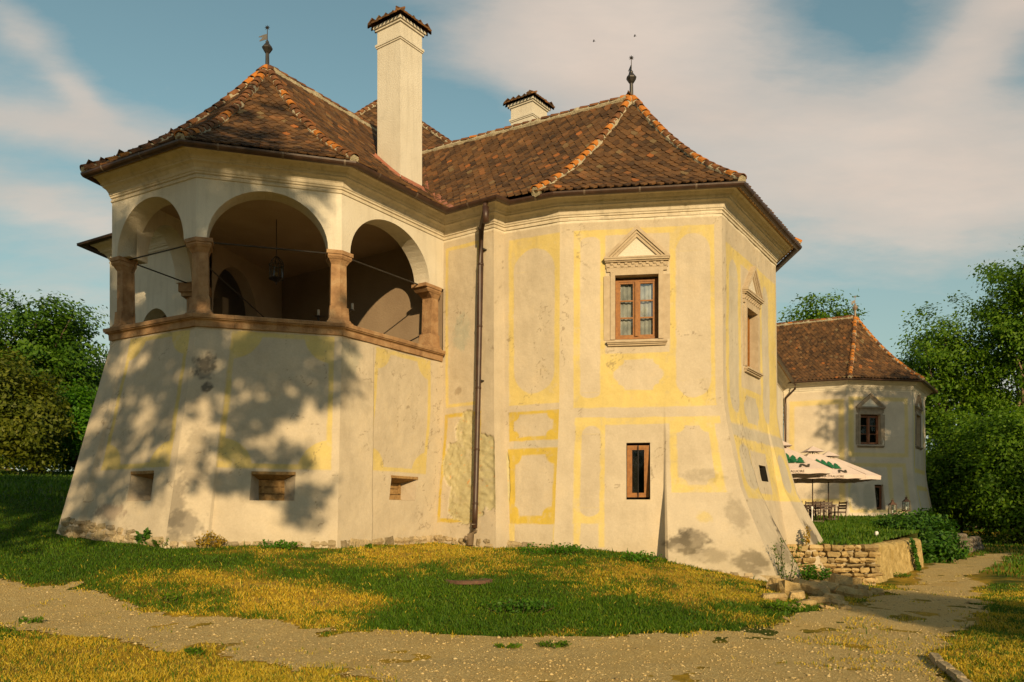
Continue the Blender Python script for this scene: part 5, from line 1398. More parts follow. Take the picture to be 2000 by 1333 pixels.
chairs = [(1637, 37.0, R(-70), 'dark wooden armchair at the right end of the terrace tables, turned sideways'), (1611, 36.2, R(172), 'dark wooden armchair with its back to the viewer beside the pale bottle'),
          (1598, 36.8, R(165), 'dark wooden armchair half behind the backs in front, under the fir tree parasol'), (1577, 36.6, R(190), 'dark wooden armchair left of the pale bottle, back to the viewer'),
          (1566, 38.2, R(20), 'dark wooden armchair on the far side of the left table facing the viewer'), (1556, 37.0, R(150), 'dark wooden armchair nearest the tower corner, partly hidden'),
          (1601, 38.9, R(-8), 'dark wooden armchair on the far side of the right table facing the viewer')]
ch0 = None
for (x, Y, rz, lab) in chairs:
    p = at(x, 1000, Y); loc = (p[0], p[1], tz(p[0], p[1]))
    if ch0 is None: ch0 = empty('armchair', loc, rz); chair_parts(ch0); c = ch0
    else: c = copy_tree(ch0); c.location = loc; c.rotation_euler = (0, 0, rz)
    tag(c, lab, 'chair', 'dark wooden armchairs on the terrace')
tb0 = None
for (x, Y, lab) in ((1607, 37.6, 'dark wooden terrace table under the fir tree parasol'), (1562, 37.6, 'dark wooden terrace table close to the near tower corner')):
    p = at(x, 1000, Y); loc = (p[0], p[1], tz(p[0], p[1]))
    if tb0 is None:
        tb0 = c = empty('terrace_table', loc, R(-5))
        for k in range(7): MB().box((-.42 + k * .14, 0, .73), (.13, .95, .03)).build('top_slat', M['darkwood'], c, False, True)
        for sx in (-.42, .42):
            for sy in (-.38, .38): MB().box((sx, sy, .355), (.06, .06, .71)).build('leg', M['darkwood'], c, False, True)
        MB().box((0, -.40, .68), (.86, .025, .07)).build('apron', M['darkwood'], c, False, True)
    else: c = copy_tree(tb0); c.location = loc
    tag(c, lab, 'table', 'tables on the terrace')
p = at(1586, 995, 35.6)
bt = MB().lathe((p[0], p[1], tz(p[0], p[1])), [(.055, 0), (.05, .05), (.028, .08), (.028, .56), (.045, .58), (.05, .68), (.03, .72)], 8).build('white_post', M['whitep'], None, True); tag(bt, 'slim white post standing before the terrace chairs', 'post')
p = at(1712, 1052, 24.0)
g0 = tz(p[0], p[1])
gl_ = MB().lathe((p[0], p[1], g0), [(.02, 0), (.02, .05), (.05, .06), (.055, .15), (.03, .19)], 8).build('garden_light', M['whitep'], None, True); tag(gl_, 'tiny white garden light on the grass bank', 'garden light')
# lanterns on the far wall foot
def lantern(loc, lab):
    r = empty('lantern', loc); tag(r, lab, 'lantern', 'metal lanterns at the foot of the far tower')
    I = M['iron_rust']
    MB().box((0, 0, .03), (.30, .30, .06)).build('base', I, r, False, True)
    for sx in (-.125, .125):
        for sy in (-.125, .125): MB().box((sx, sy, .275), (.025, .025, .43)).build('post', I, r, False, True)
    MB().prism([(-.16, -.16), (.16, -.16), (.16, .16), (-.16, .16)], .49, .62, [(-.06, -.06), (.06, -.06), (.06, .06), (-.06, .06)]).build('roof', I, r, False, True)
    MB().lathe((0, 0, .62), [(.055, 0), (.055, .07), (.075, .08), (.03, .12)], 8).tube([(0, -.06, .72), (0, -.05, .80), (0, .05, .80), (0, .06, .72)], .008, 5).build('handle', I, r, False, True)
    MB().box((0, 0, .27), (.235, .235, .40)).build('pane', M['glass'], r, False, True)
    MB().lathe((0, 0, .06), [(.04, 0), (.04, .16), (.01, .17)], 8).build('candle', M['whitep'], r, True, True)
M['iron_rust'] = mat_noise('rusty_lantern_iron', (.06, .03, .02), (.12, .06, .035), 9, .7, .4, .004, 40)
for (x, Y, lab) in ((1743, 40.5, 'rusty metal lantern on the left, by the far tower wall above the ivy'), (1770, 42.5, 'rusty metal lantern on the right, by the far tower wall above the ivy')):
    p = at(x, 1000, Y); lantern((p[0], p[1], tz(p[0], p[1]) + .20 + (.12 if x > 1750 else 0)), lab)

# lamp hanging in the loggia
p = at(540, 520, 19.6); zl = EYE + (HY - 545) / FPX * 19.6
r = empty('hanging_lantern', (p[0], p[1], zl)); tag(r, 'black wrought iron lantern hanging from the loggia vault', 'lantern')
top = EYE + 7.24 - zl
MB().tube([(0, 0, .52), (0, 0, top)], .010, 6).build('chain', M['iron'], r, False, True)
for k in range(6):
    a = k * math.pi / 3; c, s = math.cos(a) * .165, math.sin(a) * .165
    MB().tube([(c, s, .0), (c, s, .33), (c * .75, s * .75, .44), (c * .15, s * .15, .53)], .012, 5).build('bar', M['iron'], r, False, True)
    a2 = a + math.pi / 3; c2, s2 = math.cos(a2) * .155, math.sin(a2) * .155; c, s = math.cos(a) * .155, math.sin(a) * .155
    MB().add([(c, s, .02), (c2, s2, .02), (c2, s2, .33), (c, s, .33)], [(0, 1, 2, 3)]).build('pane', M['dim_glass'], r, False, True)
for z_, rr in ((0, .17), (.33, .172)): MB().tube([(math.cos(t) * rr, math.sin(t) * rr, z_) for t in np.linspace(0, 2 * math.pi, 25)], .013, 5).build('ring', M['iron'], r, False, True)
MB().lathe((0, 0, -.14), [(.008, 0), (.02, .05), (.16, .14)], 8).build('bottom', M['iron'], r, False, True)
MB().lathe((0, 0, .0), [(.03, 0), (.03, .14), (.008, .15)], 8).build('candle', M['oldwood'], r, True, True)
# candle stand against the back wall of the loggia
for (x, y0, Y, lab) in ((680, 600, 21.4, 'pair of pale candles on a dark stand, right of the middle loggia column'), (622, 612, 21.8, 'single pale candle on a dark stand, left of the middle loggia column')):
    p = at(x, y0, Y); zt = p[2]; fl_ = EYE + 3.3; r = empty('candle_stand', (p[0], p[1], fl_)); tag(r, lab, 'candle stand', 'candle stands in the loggia'); h = zt - fl_
    MB().lathe((0, 0, 0), [(.18, 0), (.16, .04), (.03, .07), (.03, h - .12), (.10, h - .10), (.10, h - .08)], 8).build('stand', M['iron'], r, False, True)
    for dx in ((-.09, .11) if x > 650 else (0,)): MB().lathe((dx, 0, h - .08), [(.035, 0), (.035, .17), (.01, .18)], 8).build('candle', M['whitep'], r, True, True)
    MB().box((0, 0, h - .085), (.34, .1, .015)).build('arm', M['iron'], r, False, True)
# ------------------------------------------------------------------ ground sheet, gravel path
HOUSE_POLY = [tuple(wp(F1, 0, -.6)[:2]), tuple(wp(F2, 0, -.6)[:2]), tuple(wp(F3, 0, -.6)[:2]), tuple(wp(F4, 0, -.5)[:2]), tuple(wp(F5, 0, -.6)[:2]), tuple(wp(F5, SEG[F5][3], -1)[:2]), tuple(wp(F6, SEG[F6][3], -1)[:2]), (8, 30), (-11, 30), (-10.5, 21)]
PATH_PX = [(-160, 1106), (0, 1127), (150, 1150), (350, 1197), (500, 1212), (700, 1233), (900, 1247), (1150, 1251), (1390, 1240), (1480, 1226), (1560, 1200), (1640, 1190), (1720, 1160), (1800, 1112), (1850, 1094), (1925, 1084), (1990, 1080),
           (1962, 1096), (1905, 1128), (1925, 1180), (1880, 1232), (1828, 1284), (1862, 1333), (1915, 1420), (1500, 1600), (1000, 1560), (760, 1352), (600, 1312), (400, 1283), (200, 1260), (0, 1227), (-160, 1208)]
PATH = [tuple(ground_hit(x, y)[:2]) for x, y in PATH_PX]
def pxs(x, y, z): return proj(np.stack([x, y, z], -1))
def greenness(x, y, z):
    px, py = pxs(x, y, z); g = np.full(px.shape, .36)
    def G(cx, cy, sx, sy, k, rot=0.0): 
        nonlocal g
        c, s = math.cos(R(rot)), math.sin(R(rot)); a = (px - cx) * c + (py - cy) * s; b = (py - cy) * c - (px - cx) * s
        g = g + k * np.exp(-((a / sx) ** 2 + (b / sy) ** 2))
    G(960, 1160, 240, 42, .85, 4); G(1180, 1205, 260, 34, .8, 4); G(900, 1215, 170, 22, .5); G(40, 1010, 230, 78, 1.0); G(330, 1088, 330, 20, .55, 3); G(620, 1120, 130, 16, .35); G(100, 1085, 180, 22, .6)
    G(1340, 1235, 120, 10, .6); G(820, 1180, 90, 30, .3); G(1440, 1145, 60, 16, .4); G(1530, 1190, 60, 20, .3); G(1110, 1085, 100, 12, .5); G(1900, 1090, 60, 8, .5); G(1950, 1140, 40, 20, .5)
    G(820, 1078, 130, 9, -.5); G(640, 1165, 190, 16, -.22, 6); G(1380, 1165, 60, 16, -.3); G(180, 1300, 360, 60, -.50); G(1900, 1290, 90, 30, -.1)
    g = g + (fbm(x * .8, y * .8, 5, 4) - .5) * 1.15 + (fbm(x * 3.6, y * 3.6, 15, 3) - .5) * .7
    far = sstep(19, 24, y) * (x < 0); g = np.maximum(g, far * .95)
    return .06 + .92 * sstep(.12, .88, g)
def path_d(x, y):                        # 1 inside the gravel, ragged rim
    jx = (fbm(x * 1.7, y * 1.7, 41, 5) - .5) * 1.5; jy = (fbm(x * 1.7, y * 1.7, 51, 5) - .5) * 1.5
    return in_poly(x + jx * .6, y + jy * .6, PATH)
def cat(*a): return np.unique(np.round(np.concatenate(a), 3))
xs = cat(np.arange(-70, -16, 2.0), np.arange(-16, 16, .22), np.arange(16, 76, 1.5)); ys = cat(np.arange(-30, 6, 1.5), np.arange(6, 24, .22), np.arange(24, 126, 1.5))
X, Y = np.meshgrid(xs, ys); Z = ground_z(X, Y)
Z = Z + (fbm(X * .8, Y * .8, 9, 4) - .5) * .09 * (Y > 5)
GZX, GZY, GZZ = xs, ys, Z
def surf(x, y):                          # height of the sheet itself (bilinear)
    i = np.clip(np.searchsorted(xs_g, x) - 1, 0, len(xs_g) - 2); j = np.clip(np.searchsorted(ys_g, y) - 1, 0, len(ys_g) - 2)
    fx = (x - xs_g[i]) / (xs_g[i + 1] - xs_g[i]); fy = (y - ys_g[j]) / (ys_g[j + 1] - ys_g[j])
    return (Z_g[j, i] * (1 - fx) + Z_g[j, i + 1] * fx) * (1 - fy) + (Z_g[j + 1, i] * (1 - fx) + Z_g[j + 1, i + 1] * fx) * fy
xs_g, ys_g, Z_g = xs, ys, Z
g_ = greenness(X, Y, Z)[..., None]
C = np.array([.036, .065, .006]) * g_ + np.array([.42, .27, .030]) * (1 - g_)
bare = sstep(.55, .75, fbm(X * 2.3, Y * 2.3, 77, 4))[..., None] * (1 - g_)
C = C * (1 - bare * .5) + np.array([.28, .20, .075]) * bare * .5
idx = np.arange(X.size).reshape(X.shape); q = np.stack([idx[:-1, :-1], idx[:-1, 1:], idx[1:, 1:], idx[1:, :-1]], -1).reshape(-1, 4)
m, nt, b = mat_base('ground_cover', .95, .1)
a = N(nt, 'ShaderNodeVertexColor', layer_name='Col'); L(nt, mixc(nt, 1.0, a.outputs[0], ramp(nt, noise(nt, 9, 6, .65), [(.3, (.6, .6, .6)), (.7, (1.35, 1.3, 1.2))]), 'MULTIPLY'), b.inputs['Base Color']); bump(nt, b, noise(nt, 30, 6, .7), .03)
tag(np_mesh('ground', np.stack([X, Y, Z], -1).reshape(-1, 3), q, m, None, True, C.reshape(-1, 3)), kind='structure')
# gravel
def gravel_mat():
    m, nt, b = mat_base('gravel', .92, .15)
    g = N(nt, 'ShaderNodeNewGeometry', name='GEO')
    v = N(nt, 'ShaderNodeTexVoronoi'); v.inputs['Scale'].default_value = 62; L(nt, g.outputs['Position'], v.inputs['Vector'])
    v2 = N(nt, 'ShaderNodeTexVoronoi'); v2.inputs['Scale'].default_value = 140; L(nt, g.outputs['Position'], v2.inputs['Vector'])
    c = ramp(nt, mth(nt, 'FRACT', mth(nt, 'MULTIPLY', N_rgb(nt, v.outputs['Color']), 3.1)), [(0, (.44, .315, .125)), (.5, (.58, .43, .175)), (.85, (.63, .49, .215)), (1, (.68, .55, .28))])
    c = mixc(nt, ramp(nt, noise(nt, .9, 5, .6), [(.45, 0.0), (.7, .6)]), c, (.55, .38, .125))
    L(nt, c, b.inputs['Base Color'])
    h = mth(nt, 'ADD', mth(nt, 'MULTIPLY', v.outputs['Distance'], -1.0), mth(nt, 'MULTIPLY', v2.outputs['Distance'], -.4)); bump(nt, b, h, .03, .9)
    return m
def N_rgb(nt, c):
    s = N(nt, 'ShaderNodeSeparateColor'); L(nt, c, s.inputs[0]); return s.outputs[0]
M['gravel'] = gravel_mat()
st = .075; xs = np.arange(-13, 26, st); ys = np.arange(4.5, 42, st); X, Y = np.meshgrid(xs, ys)
ins = path_d(X, Y); Z = surf(X, Y) + .012 + (fbm(X * 5, Y * 5, 19, 3) - .5) * .014 + (fbm(X * 1.6, Y * 1.6, 29, 3) - .5) * .05
idx = np.arange(X.size).reshape(X.shape); q = np.stack([idx[:-1, :-1], idx[:-1, 1:], idx[1:, 1:], idx[1:, :-1]], -1).reshape(-1, 4)
keep = ins.ravel()[q].all(1); used = np.zeros(X.size, bool); used[q[keep].ravel()] = True; remap = np.cumsum(used) - 1
tag(np_mesh('path', np.stack([X, Y, Z], -1).reshape(-1, 3)[used], remap[q[keep]], M['gravel'], None, True), kind='structure')
def view_pts(n, y0, y1, rs, marg=60):    # random spots inside the view wedge, denser near the viewer
    y = y0 * (y1 / y0) ** rs.rand(n); px = rs.uniform(-marg, 2000 + marg, n); x = (px - HX) / FPX * y; return x, y
r_ = np.random.RandomState(12)
# loose pebbles
x, y = view_pts(34000, 7.2, 26, r_); k = path_d(x, y); x, y = x[k], y[k]; n = len(x); z = surf(x, y) + .014 + (fbm(x * 1.6, y * 1.6, 29, 3) - .5) * .05
s = r_.gamma(1.6, .0042, n) + .004; oc = np.array([(1, 0, 0), (0, 1, 0), (-1, 0, 0), (0, -1, 0), (0, 0, .6), (0, 0, -.6)], float)
jit = 1 + r_.uniform(-.3, .3, (n, 6, 3)); ang = r_.uniform(0, 6.28, n); V = oc[None] * jit * s[:, None, None]
Vx = V[..., 0] * np.cos(ang)[:, None] - V[..., 1] * np.sin(ang)[:, None]; Vy = V[..., 0] * np.sin(ang)[:, None] + V[..., 1] * np.cos(ang)[:, None]
V = np.stack([Vx + x[:, None], Vy + y[:, None], V[..., 2] + z[:, None]], -1).reshape(-1, 3)
of = np.array([(0, 1, 4), (1, 2, 4), (2, 3, 4), (3, 0, 4), (1, 0, 5), (2, 1, 5), (3, 2, 5), (0, 3, 5)]); Fq = (of[None] + (np.arange(n) * 6)[:, None, None]).reshape(-1, 3)
m, nt, b = mat_base('pebble', .9, .2); g = N(nt, 'ShaderNodeNewGeometry', name='GEO'); L(nt, ramp(nt, g.outputs['Random Per Island'], [(0, (.24, .175, .08)), (.4, (.42, .315, .14)), (.92, (.54, .42, .20)), (1, (.60, .49, .28))]), b.inputs['Base Color'])
tag(np_mesh('pebbles', V, Fq, m), kind='stuff')

# ------------------------------------------------------------------ grass
GREENS = [(.030, .080, .003), (.048, .125, .004), (.070, .150, .005), (.105, .165, .008)]
M['grass'] = mat_leaf('grass_blades', GREENS, .25, .6)
M['dry'] = mat_leaf('dry_grass_blades', [(.36, .26, .016), (.46, .33, .018), (.53, .40, .03), (.56, .45, .08), (.28, .23, .014)], .2, .8)
def blades(name, x, y, z, h, wd, lean, mat, rs):
    n = len(x); h = h * np.where(rs.rand(n) < .035, rs.uniform(1.6, 2.8, n), 1.0); a = rs.uniform(0, 6.283, n); la = rs.uniform(0, 6.283, n); l = lean * h * rs.uniform(.2, 1.3, n)
    dx, dy = np.cos(a) * wd / 2, np.sin(a) * wd / 2; lx, ly = np.cos(la) * l, np.sin(la) * l
    V = np.empty((n, 5, 3)); V[:, 0] = np.stack([x - dx, y - dy, z - .01], -1); V[:, 1] = np.stack([x + dx, y + dy, z - .01], -1)
    V[:, 2] = np.stack([x + dx * .7 + lx * .4, y + dy * .7 + ly * .4, z + h * .62], -1); V[:, 3] = np.stack([x - dx * .7 + lx * .4, y - dy * .7 + ly * .4, z + h * .62], -1)
    V[:, 4] = np.stack([x + lx, y + ly, z + h * .98], -1)
    t = np.array([(0, 1, 2), (0, 2, 3), (3, 2, 4)]); Fq = (t[None] + (np.arange(n) * 5)[:, None, None]).reshape(-1, 3)
    o = np_mesh(name, V.reshape(-1, 3), Fq, mat); return tag(o, kind='stuff')
def lawn_pts(n, y0, y1, marg=60):
    x, y = view_pts(n, y0, y1, r_, marg); x += r_.normal(0, .02, n); k = ~path_d(x, y) & ~in_poly(x, y, HOUSE_POLY) & ~in_poly(x, y, TPOLY); return x[k], y[k]
x, y = lawn_pts(330000, 8.0, 21.5); z = surf(x, y); g = greenness(x, y, z); u = r_.rand(len(x)); isg = u < g
clump = .55 + 1.0 * fbm(x * 3.3, y * 3.3, 61, 3)
keep = isg | (r_.rand(len(x)) < .30 + .7 * sstep(.3, .65, fbm(x * 2.1, y * 2.1, 67, 4)))
k = isg
blades('grass', x[k], y[k], z[k], (.022 + .034 * r_.rand(k.sum())) * clump[k], .006 + .0006 * y[k], .9, M['grass'], r_)
k = ~isg & keep
blades('dry_grass', x[k], y[k], z[k], (.014 + .030 * r_.rand(k.sum())) * clump[k], .005 + .0006 * y[k], 1.5, M['dry'], r_)
x, y = view_pts(60000, 8.0, 24, r_); k = path_d(x, y); x, y = x[k], y[k]
th = fbm(x * 1.3, y * 1.3, 201, 4) + .25 * fbm(x * 7, y * 7, 203, 3); px_, py_ = pxs(x, y, surf(x, y)); e = np.exp(-((px_ - 1690) / 190) ** 2 - ((py_ - 1250) / 55) ** 2) * .22
rim = np.zeros(len(x))
for ox, oy in ((.28, 0), (-.28, 0), (0, .28), (0, -.28)): rim = np.maximum(rim, ~path_d(x + ox, y + oy))
k = r_.rand(len(x)) < np.clip(sstep(.78, .95, th + e + rim * .22), 0, .8); x, y = x[k], y[k]; z = surf(x, y) + .01
blades('dry_grass', x, y, z, .015 + .03 * r_.rand(len(x)), .006 + .0006 * y, 1.4, M['dry'], r_)
k = r_.rand(len(x)) < .18; blades('grass', x[k] + .02, y[k], z[k], .02 + .03 * r_.rand(k.sum()), .006 + .0006 * y[k], 1.0, M['grass'], r_)
x, y = lawn_pts(60000, 21.5, 70); k = (x < -6) | (x > 14); x, y = x[k], y[k]; z = surf(x, y); g = greenness(x, y, z); k = r_.rand(len(x)) < np.maximum(g, np.where(x < 0, .95, .6))
blades('grass', x[k], y[k], z[k], .06 + .09 * r_.rand(k.sum()), .02 + .001 * y[k], .7, M['grass'], r_)
# terrace turf
n = 90000; y = 21.0 * (56 / 21.0) ** r_.rand(n); x = r_.uniform(5, 26, n); k = in_poly(x, y, TPOLY); x, y = x[k], y[k]; z = terrace_z(x, y) + (fbm(x, y, 3, 3) - .5) * .08
blades('terrace_grass', x, y, z, .05 + .07 * r_.rand(len(x)), .02 + .0006 * y, .6, M['grass'], r_)

# ------------------------------------------------------------------ trees and shrubs
def leaf_quads(c, size, rs, up=.35, out=None):
    n = len(c); a = rs.normal(0, 1, (n, 3)); a /= np.linalg.norm(a, axis=1)[:, None]
    nv = rs.normal(0, 1, (n, 3)) + np.array([0, 0, up * 2]); 
    if out is not None: nv += out * 2.2
    nv /= np.linalg.norm(nv, axis=1)[:, None]; a = a - nv * (a * nv).sum(1)[:, None]; a /= np.linalg.norm(a, axis=1)[:, None] + 1e-9; b = np.cross(nv, a)
    s = size * rs.uniform(.6, 1.3, n)[:, None]
    V = np.stack([c - a * s * .55, c - a * s * .05 + b * s * .30 - nv * s * .05, c + a * s * .55, c - a * s * .05 - b * s * .30 - nv * s * .05], 1)
    return V.reshape(-1, 3), np.arange(n * 4).reshape(-1, 4)
def crown_points(ells, ncl, nper, rs, rc, shell=.55):
    C = []; O = []; w_ = np.array([e[3] * e[4] * e[5] for e in ells]) ** .75; w_ /= w_.sum()
    for e, k in zip(ells, rs.multinomial(ncl, w_)):
        d = rs.normal(0, 1, (k, 3)); d /= np.linalg.norm(d, axis=1)[:, None]; r = rs.rand(k) ** (shell) * 1.0; r = np.clip(r, .15, 1)
        r = r * (1 + rs.normal(0, .09, k)); C.append(np.array(e[:3]) + d * r[:, None] * np.array(e[3:6])); O.append(d)
    C = np.concatenate(C); O = np.concatenate(O); m = rs.poisson(nper, len(C)); idx = np.repeat(np.arange(len(C)), m)
    off = np.clip(rs.normal(0, 1, (len(idx), 3)), -1.6, 1.6) * np.array([1, 1, .62]) * (rc * rs.uniform(.6, 1.3, len(C)))[idx][:, None]
    return C, C[idx] + off, O[idx]
def tree(name, label, base, ells, ncl, nper, leaf, mat, seed, trunk=.3, th=None, group=None, rc=.6, limbs=9, cat_='tree', bark=None, shell=.55, lean=(0, 0)):
    """ells relative to the base: (x, y, z, rx, ry, rz)"""
    rs = np.random.RandomState(seed); t = empty(name, tuple(base)); tag(t, label, cat_, group)
    C, P, O = crown_points(ells, ncl, nper, rs, rc, shell); V, Fq = leaf_quads(P, leaf, rs, .3, O)
    np_mesh('crown', V, Fq, mat, t, False, None, True)
    top = max(e[2] + e[5] * .5 for e in ells); th = th or min(e[2] for e in ells)
    b = MB(); cx, cy = ells[0][0], ells[0][1]
    pts = [(0, 0, -.3), (.03, 0, th * .35), (cx * .3 + .05, cy * .3, th * .7), (cx * .6, cy * .6, th), (cx * .9, cy * .9, (th + top) / 2), (cx, cy, top)]
    b.tube(pts, [trunk * 1.35, trunk, trunk * .88, trunk * .75, trunk * .42, trunk * .1], 9)
    for k in range(limbs):
        c = C[rs.randint(len(C))]; s = rs.uniform(.45, .95); p0 = np.array(pts[2]) + (np.array(pts[4]) - np.array(pts[2])) * s * .8; mid = (p0 + c) / 2 + rs.normal(0, .25, 3) + [0, 0, .2]
        b.tube([p0, mid, c], [trunk * .30, trunk * .18, trunk * .05], 6)
    b.build('trunk', bark or M['bark'], t, True, True)
    return t
LG = dict(
    dark=mat_leaf('dark_green_leaves', [(.030, .082, .004), (.048, .122, .006), (.070, .160, .008), (.095, .185, .011)], .34),
    mid=mat_leaf('mid_green_leaves', [(.046, .112, .004), (.076, .168, .006), (.106, .212, .009), (.138, .235, .013)], .38),
    olive=mat_leaf('olive_leaves', [(.055, .078, .005), (.080, .110, .006), (.112, .140, .010), (.132, .150, .014)], .32),
    bright=mat_leaf('bright_green_leaves', [(.040, .130, .004), (.058, .180, .006), (.082, .210, .010)], .36),
    ivy=mat_leaf('ivy_leaves', [(.018, .066, .004), (.030, .100, .005), (.048, .132, .008), (.072, .165, .012)], .22),
    drybush=mat_leaf('dry_bush_leaves', [(.30, .18, .015), (.42, .28, .02), (.26, .21, .02)], .3))
def tb(px, Y): x = (px - HX) / FPX * Y; return np.array([x, Y, gz(x, Y)])
def zr_(py, Y): return EYE + (HY - py) / FPX * Y
# left of the house
b = tb(70, 46); H = zr_(575, 46) - b[2]
tree('broad_tree', 'broad dark green tree on the left beyond the lawn, tallest of the left group', b, [(0, 0, H * .60, 3.9, 3.4, H * .40), (1.9, .2, H * .44, 2.3, 2.4, H * .32), (-2.6, 0, H * .52, 2.6, 2.6, H * .40), (.6, .3, H * .78, 2.2, 2.2, H * .20)], 330, 130, .23, LG['dark'], 11, .34, H * .28, 'trees left of the house', .62)
b = tb(-10, 40); H = zr_(668, 40) - b[2]
tree('leafy_tree', 'olive green bushy tree reaching to the ground, in front of the tallest left tree', b, [(0, 0, H * .55, 2.7, 2.5, H * .46), (1.6, -.2, H * .40, 1.7, 1.8, H * .38), (-1.5, 0, H * .5, 2.0, 2.0, H * .45)], 280, 120, .20, LG['olive'], 12, .22, H * .22, 'trees left of the house', .55)
b = tb(150, 43.5); H = zr_(742, 43.5) - b[2]
tree('young_tree', 'young bright green tree next to the left edge of the loggia wall', b, [(0, 0, H * .62, 1.05, 1.0, H * .36), (.75, 0, H * .42, .9, .9, H * .30)], 90, 80, .23, LG['bright'], 13, .12, H * .3, 'trees left of the house', .42)
b = tb(210, 52); H = zr_(700, 52) - b[2]
tree('shade_tree', 'dark tree behind the young bright one, mostly hidden by the loggia wall', b, [(0, 0, H * .5, 3.0, 3.0, H * .5), (-2.2, 0, H * .28, 2.2, 2.4, H * .28)], 200, 80, .30, LG['dark'], 14, .26, None, 'trees left of the house', .7)
b = tb(30, 56); H = 4.6
tree('hedge_bush', 'dark undergrowth below the left trees', b, [(-8, 0, 1.8, 3.5, 2, 2.4), (-3, 0, 1.8, 3.5, 2, 2.2), (2, 0, 1.8, 3.4, 2, 2.3), (6, 0, 1.5, 3.0, 2, 2.0)], 260, 70, .3, LG['dark'], 15, .1, .5, None, .7, 4, 'bush')
# right of the far tower
b = tb(1862, 58); H = zr_(575, 58) - b[2]
tree('broad_tree', 'wide tree with a feathery left edge, right beside the far tower roof', b, [(-.6, 0, H * .68, 3.4, 3.2, H * .31), (-2.3, .2, H * .58, 2.1, 2.2, H * .22), (2.0, 0, H * .60, 2.8, 2.6, H * .30), (.4, 0, H * .36, 3.2, 3.0, H * .28)], 360, 120, .23, LG['mid'], 21, .34, H * .3, 'trees right of the far tower', .62, 14)
b = tb(2000, 55); H = zr_(455, 55) - b[2]
tree('tall_tree', 'tallest tree at the right edge of the photo, light showing through its middle', b, [(0, 0, H * .80, 2.6, 2.6, H * .19), (-1.2, 0, H * .66, 2.9, 2.7, H * .17), (1.6, 0, H * .62, 2.8, 2.6, H * .28), (-.9, 0, H * .30, 3.2, 3.0, H * .20)], 330, 120, .23, LG['mid'], 22, .36, H * .3, 'trees right of the far tower', .6, 16, 'tree', M['pale_bark'])
b = tb(1872, 50); H = zr_(800, 50) - b[2]
tree('leafy_tree', 'lower bushy tree close behind the far tower corner', b, [(0, 0, H * .55, 2.3, 2.2, H * .42), (-1.2, 0, H * .35, 1.4, 1.6, H * .33), (1.8, .2, H * .42, 2.0, 2.0, H * .40)], 280, 110, .21, LG['mid'], 23, .2, None, 'trees right of the far tower', .52)
b = tb(1985, 47); H = zr_(790, 47) - b[2]
tree('leafy_tree', 'bushy tree at the right edge, under the tallest one', b, [(0, 0, H * .62, 2.5, 2.2, H * .33), (-1.6, 0, H * .42, 1.7, 1.8, H * .30), (.6, -.6, H * .2, 2.4, 1.5, H * .22)], 300, 110, .21, LG['mid'], 24, .2, None, 'trees right of the far tower', .55)
b = tb(1930, 62)
tree('hedge_bush', 'dark undergrowth in the shade at the end of the path', b, [(-5, 0, 2.2, 3.4, 2, 2.8), (0, 0, 2.4, 3.6, 2, 3.0), (5, 0, 2.4, 3.6, 2, 3.0)], 240, 75, .32, LG['dark'], 25, .1, .5, None, .75, 4, 'bush')
# behind the far roof
b = tb(1592, 82); H = zr_(560, 82) - b[2]
tree('distant_tree', 'tree with two uneven crowns rising behind the far tower roof', b, [(0, 0, H * .74, 2.8, 2.8, H * .26), (-2.3, 0, H * .62, 2.2, 2.4, H * .24), (2.8, 0, H * .76, 1.5, 1.6, H * .18), (4.2, 0, H * .60, 1.6, 1.6, H * .10)], 260, 80, .34, LG['mid'], 26, .3, H * .4, None, .75)
# trees that stand behind and beside the viewer and throw the dappled shade
tree('broad_tree', 'large tree behind the viewer, dappling the loggia walls with shade', (-4.3, -6, gz(-4.3, -6)), [(-1.2, 0, 15.0, 4.3, 2.6, 8.2), (2.7, .4, 15.4, 2.3, 1.8, 7.6), (4.9, 0, 12.6, 1.5, 1.4, 4.4)], 800, 40, .27, LG['mid'], 31, .34, 7.0, 'trees around the viewer', .25, 12, shell=.7)
tree('broad_tree', 'large tree far left behind the viewer, shading the left lawn', (-11.8, -3, gz(-11.8, -3)), [(0, 0, 11.6, 4.6, 3.5, 5.4), (2.4, 0, 9.0, 2.6, 2.4, 2.6)], 220, 130, .36, LG['mid'], 32, .34, 5.6, 'trees around the viewer', .62, 10)
tree('small_tree', 'small tree right behind the viewer, its shadow lying across the path', (12.4, -4, gz(12.4, -4)), [(-.7, 0, 5.9, 1.75, 1.5, 1.1), (1.2, 0, 5.5, 1.6, 1.4, 1.2)], 100, 150, .24, LG['mid'], 33, .11, 4.0, 'trees around the viewer', .42, 8)
tree('broad_tree', 'large tree right of the view, shading the far tower and path end', (27.8, 19, gz(27.8, 19)), [(0, 0, 12.8, 4.6, 3.4, 4.6), (1.4, 0, 5.6, 4.2, 2.8, 2.8), (-3.6, 0, 12.0, 1.6, 1.8, 3.6)], 230, 150, .34, LG['mid'], 34, .34, 4.0, 'trees around the viewer', .60, 10)

tree('broad_tree', 'large tree far right of the view, shading the bushes by the path end', (38, 17, gz(38, 17)), [(0, 0, 10.8, 5.0, 3.2, 3.6), (2, 0, 7.5, 3.5, 2.6, 2.4)], 170, 140, .36, LG['mid'], 35, .34, 5.5, 'trees around the viewer', .6, 8)
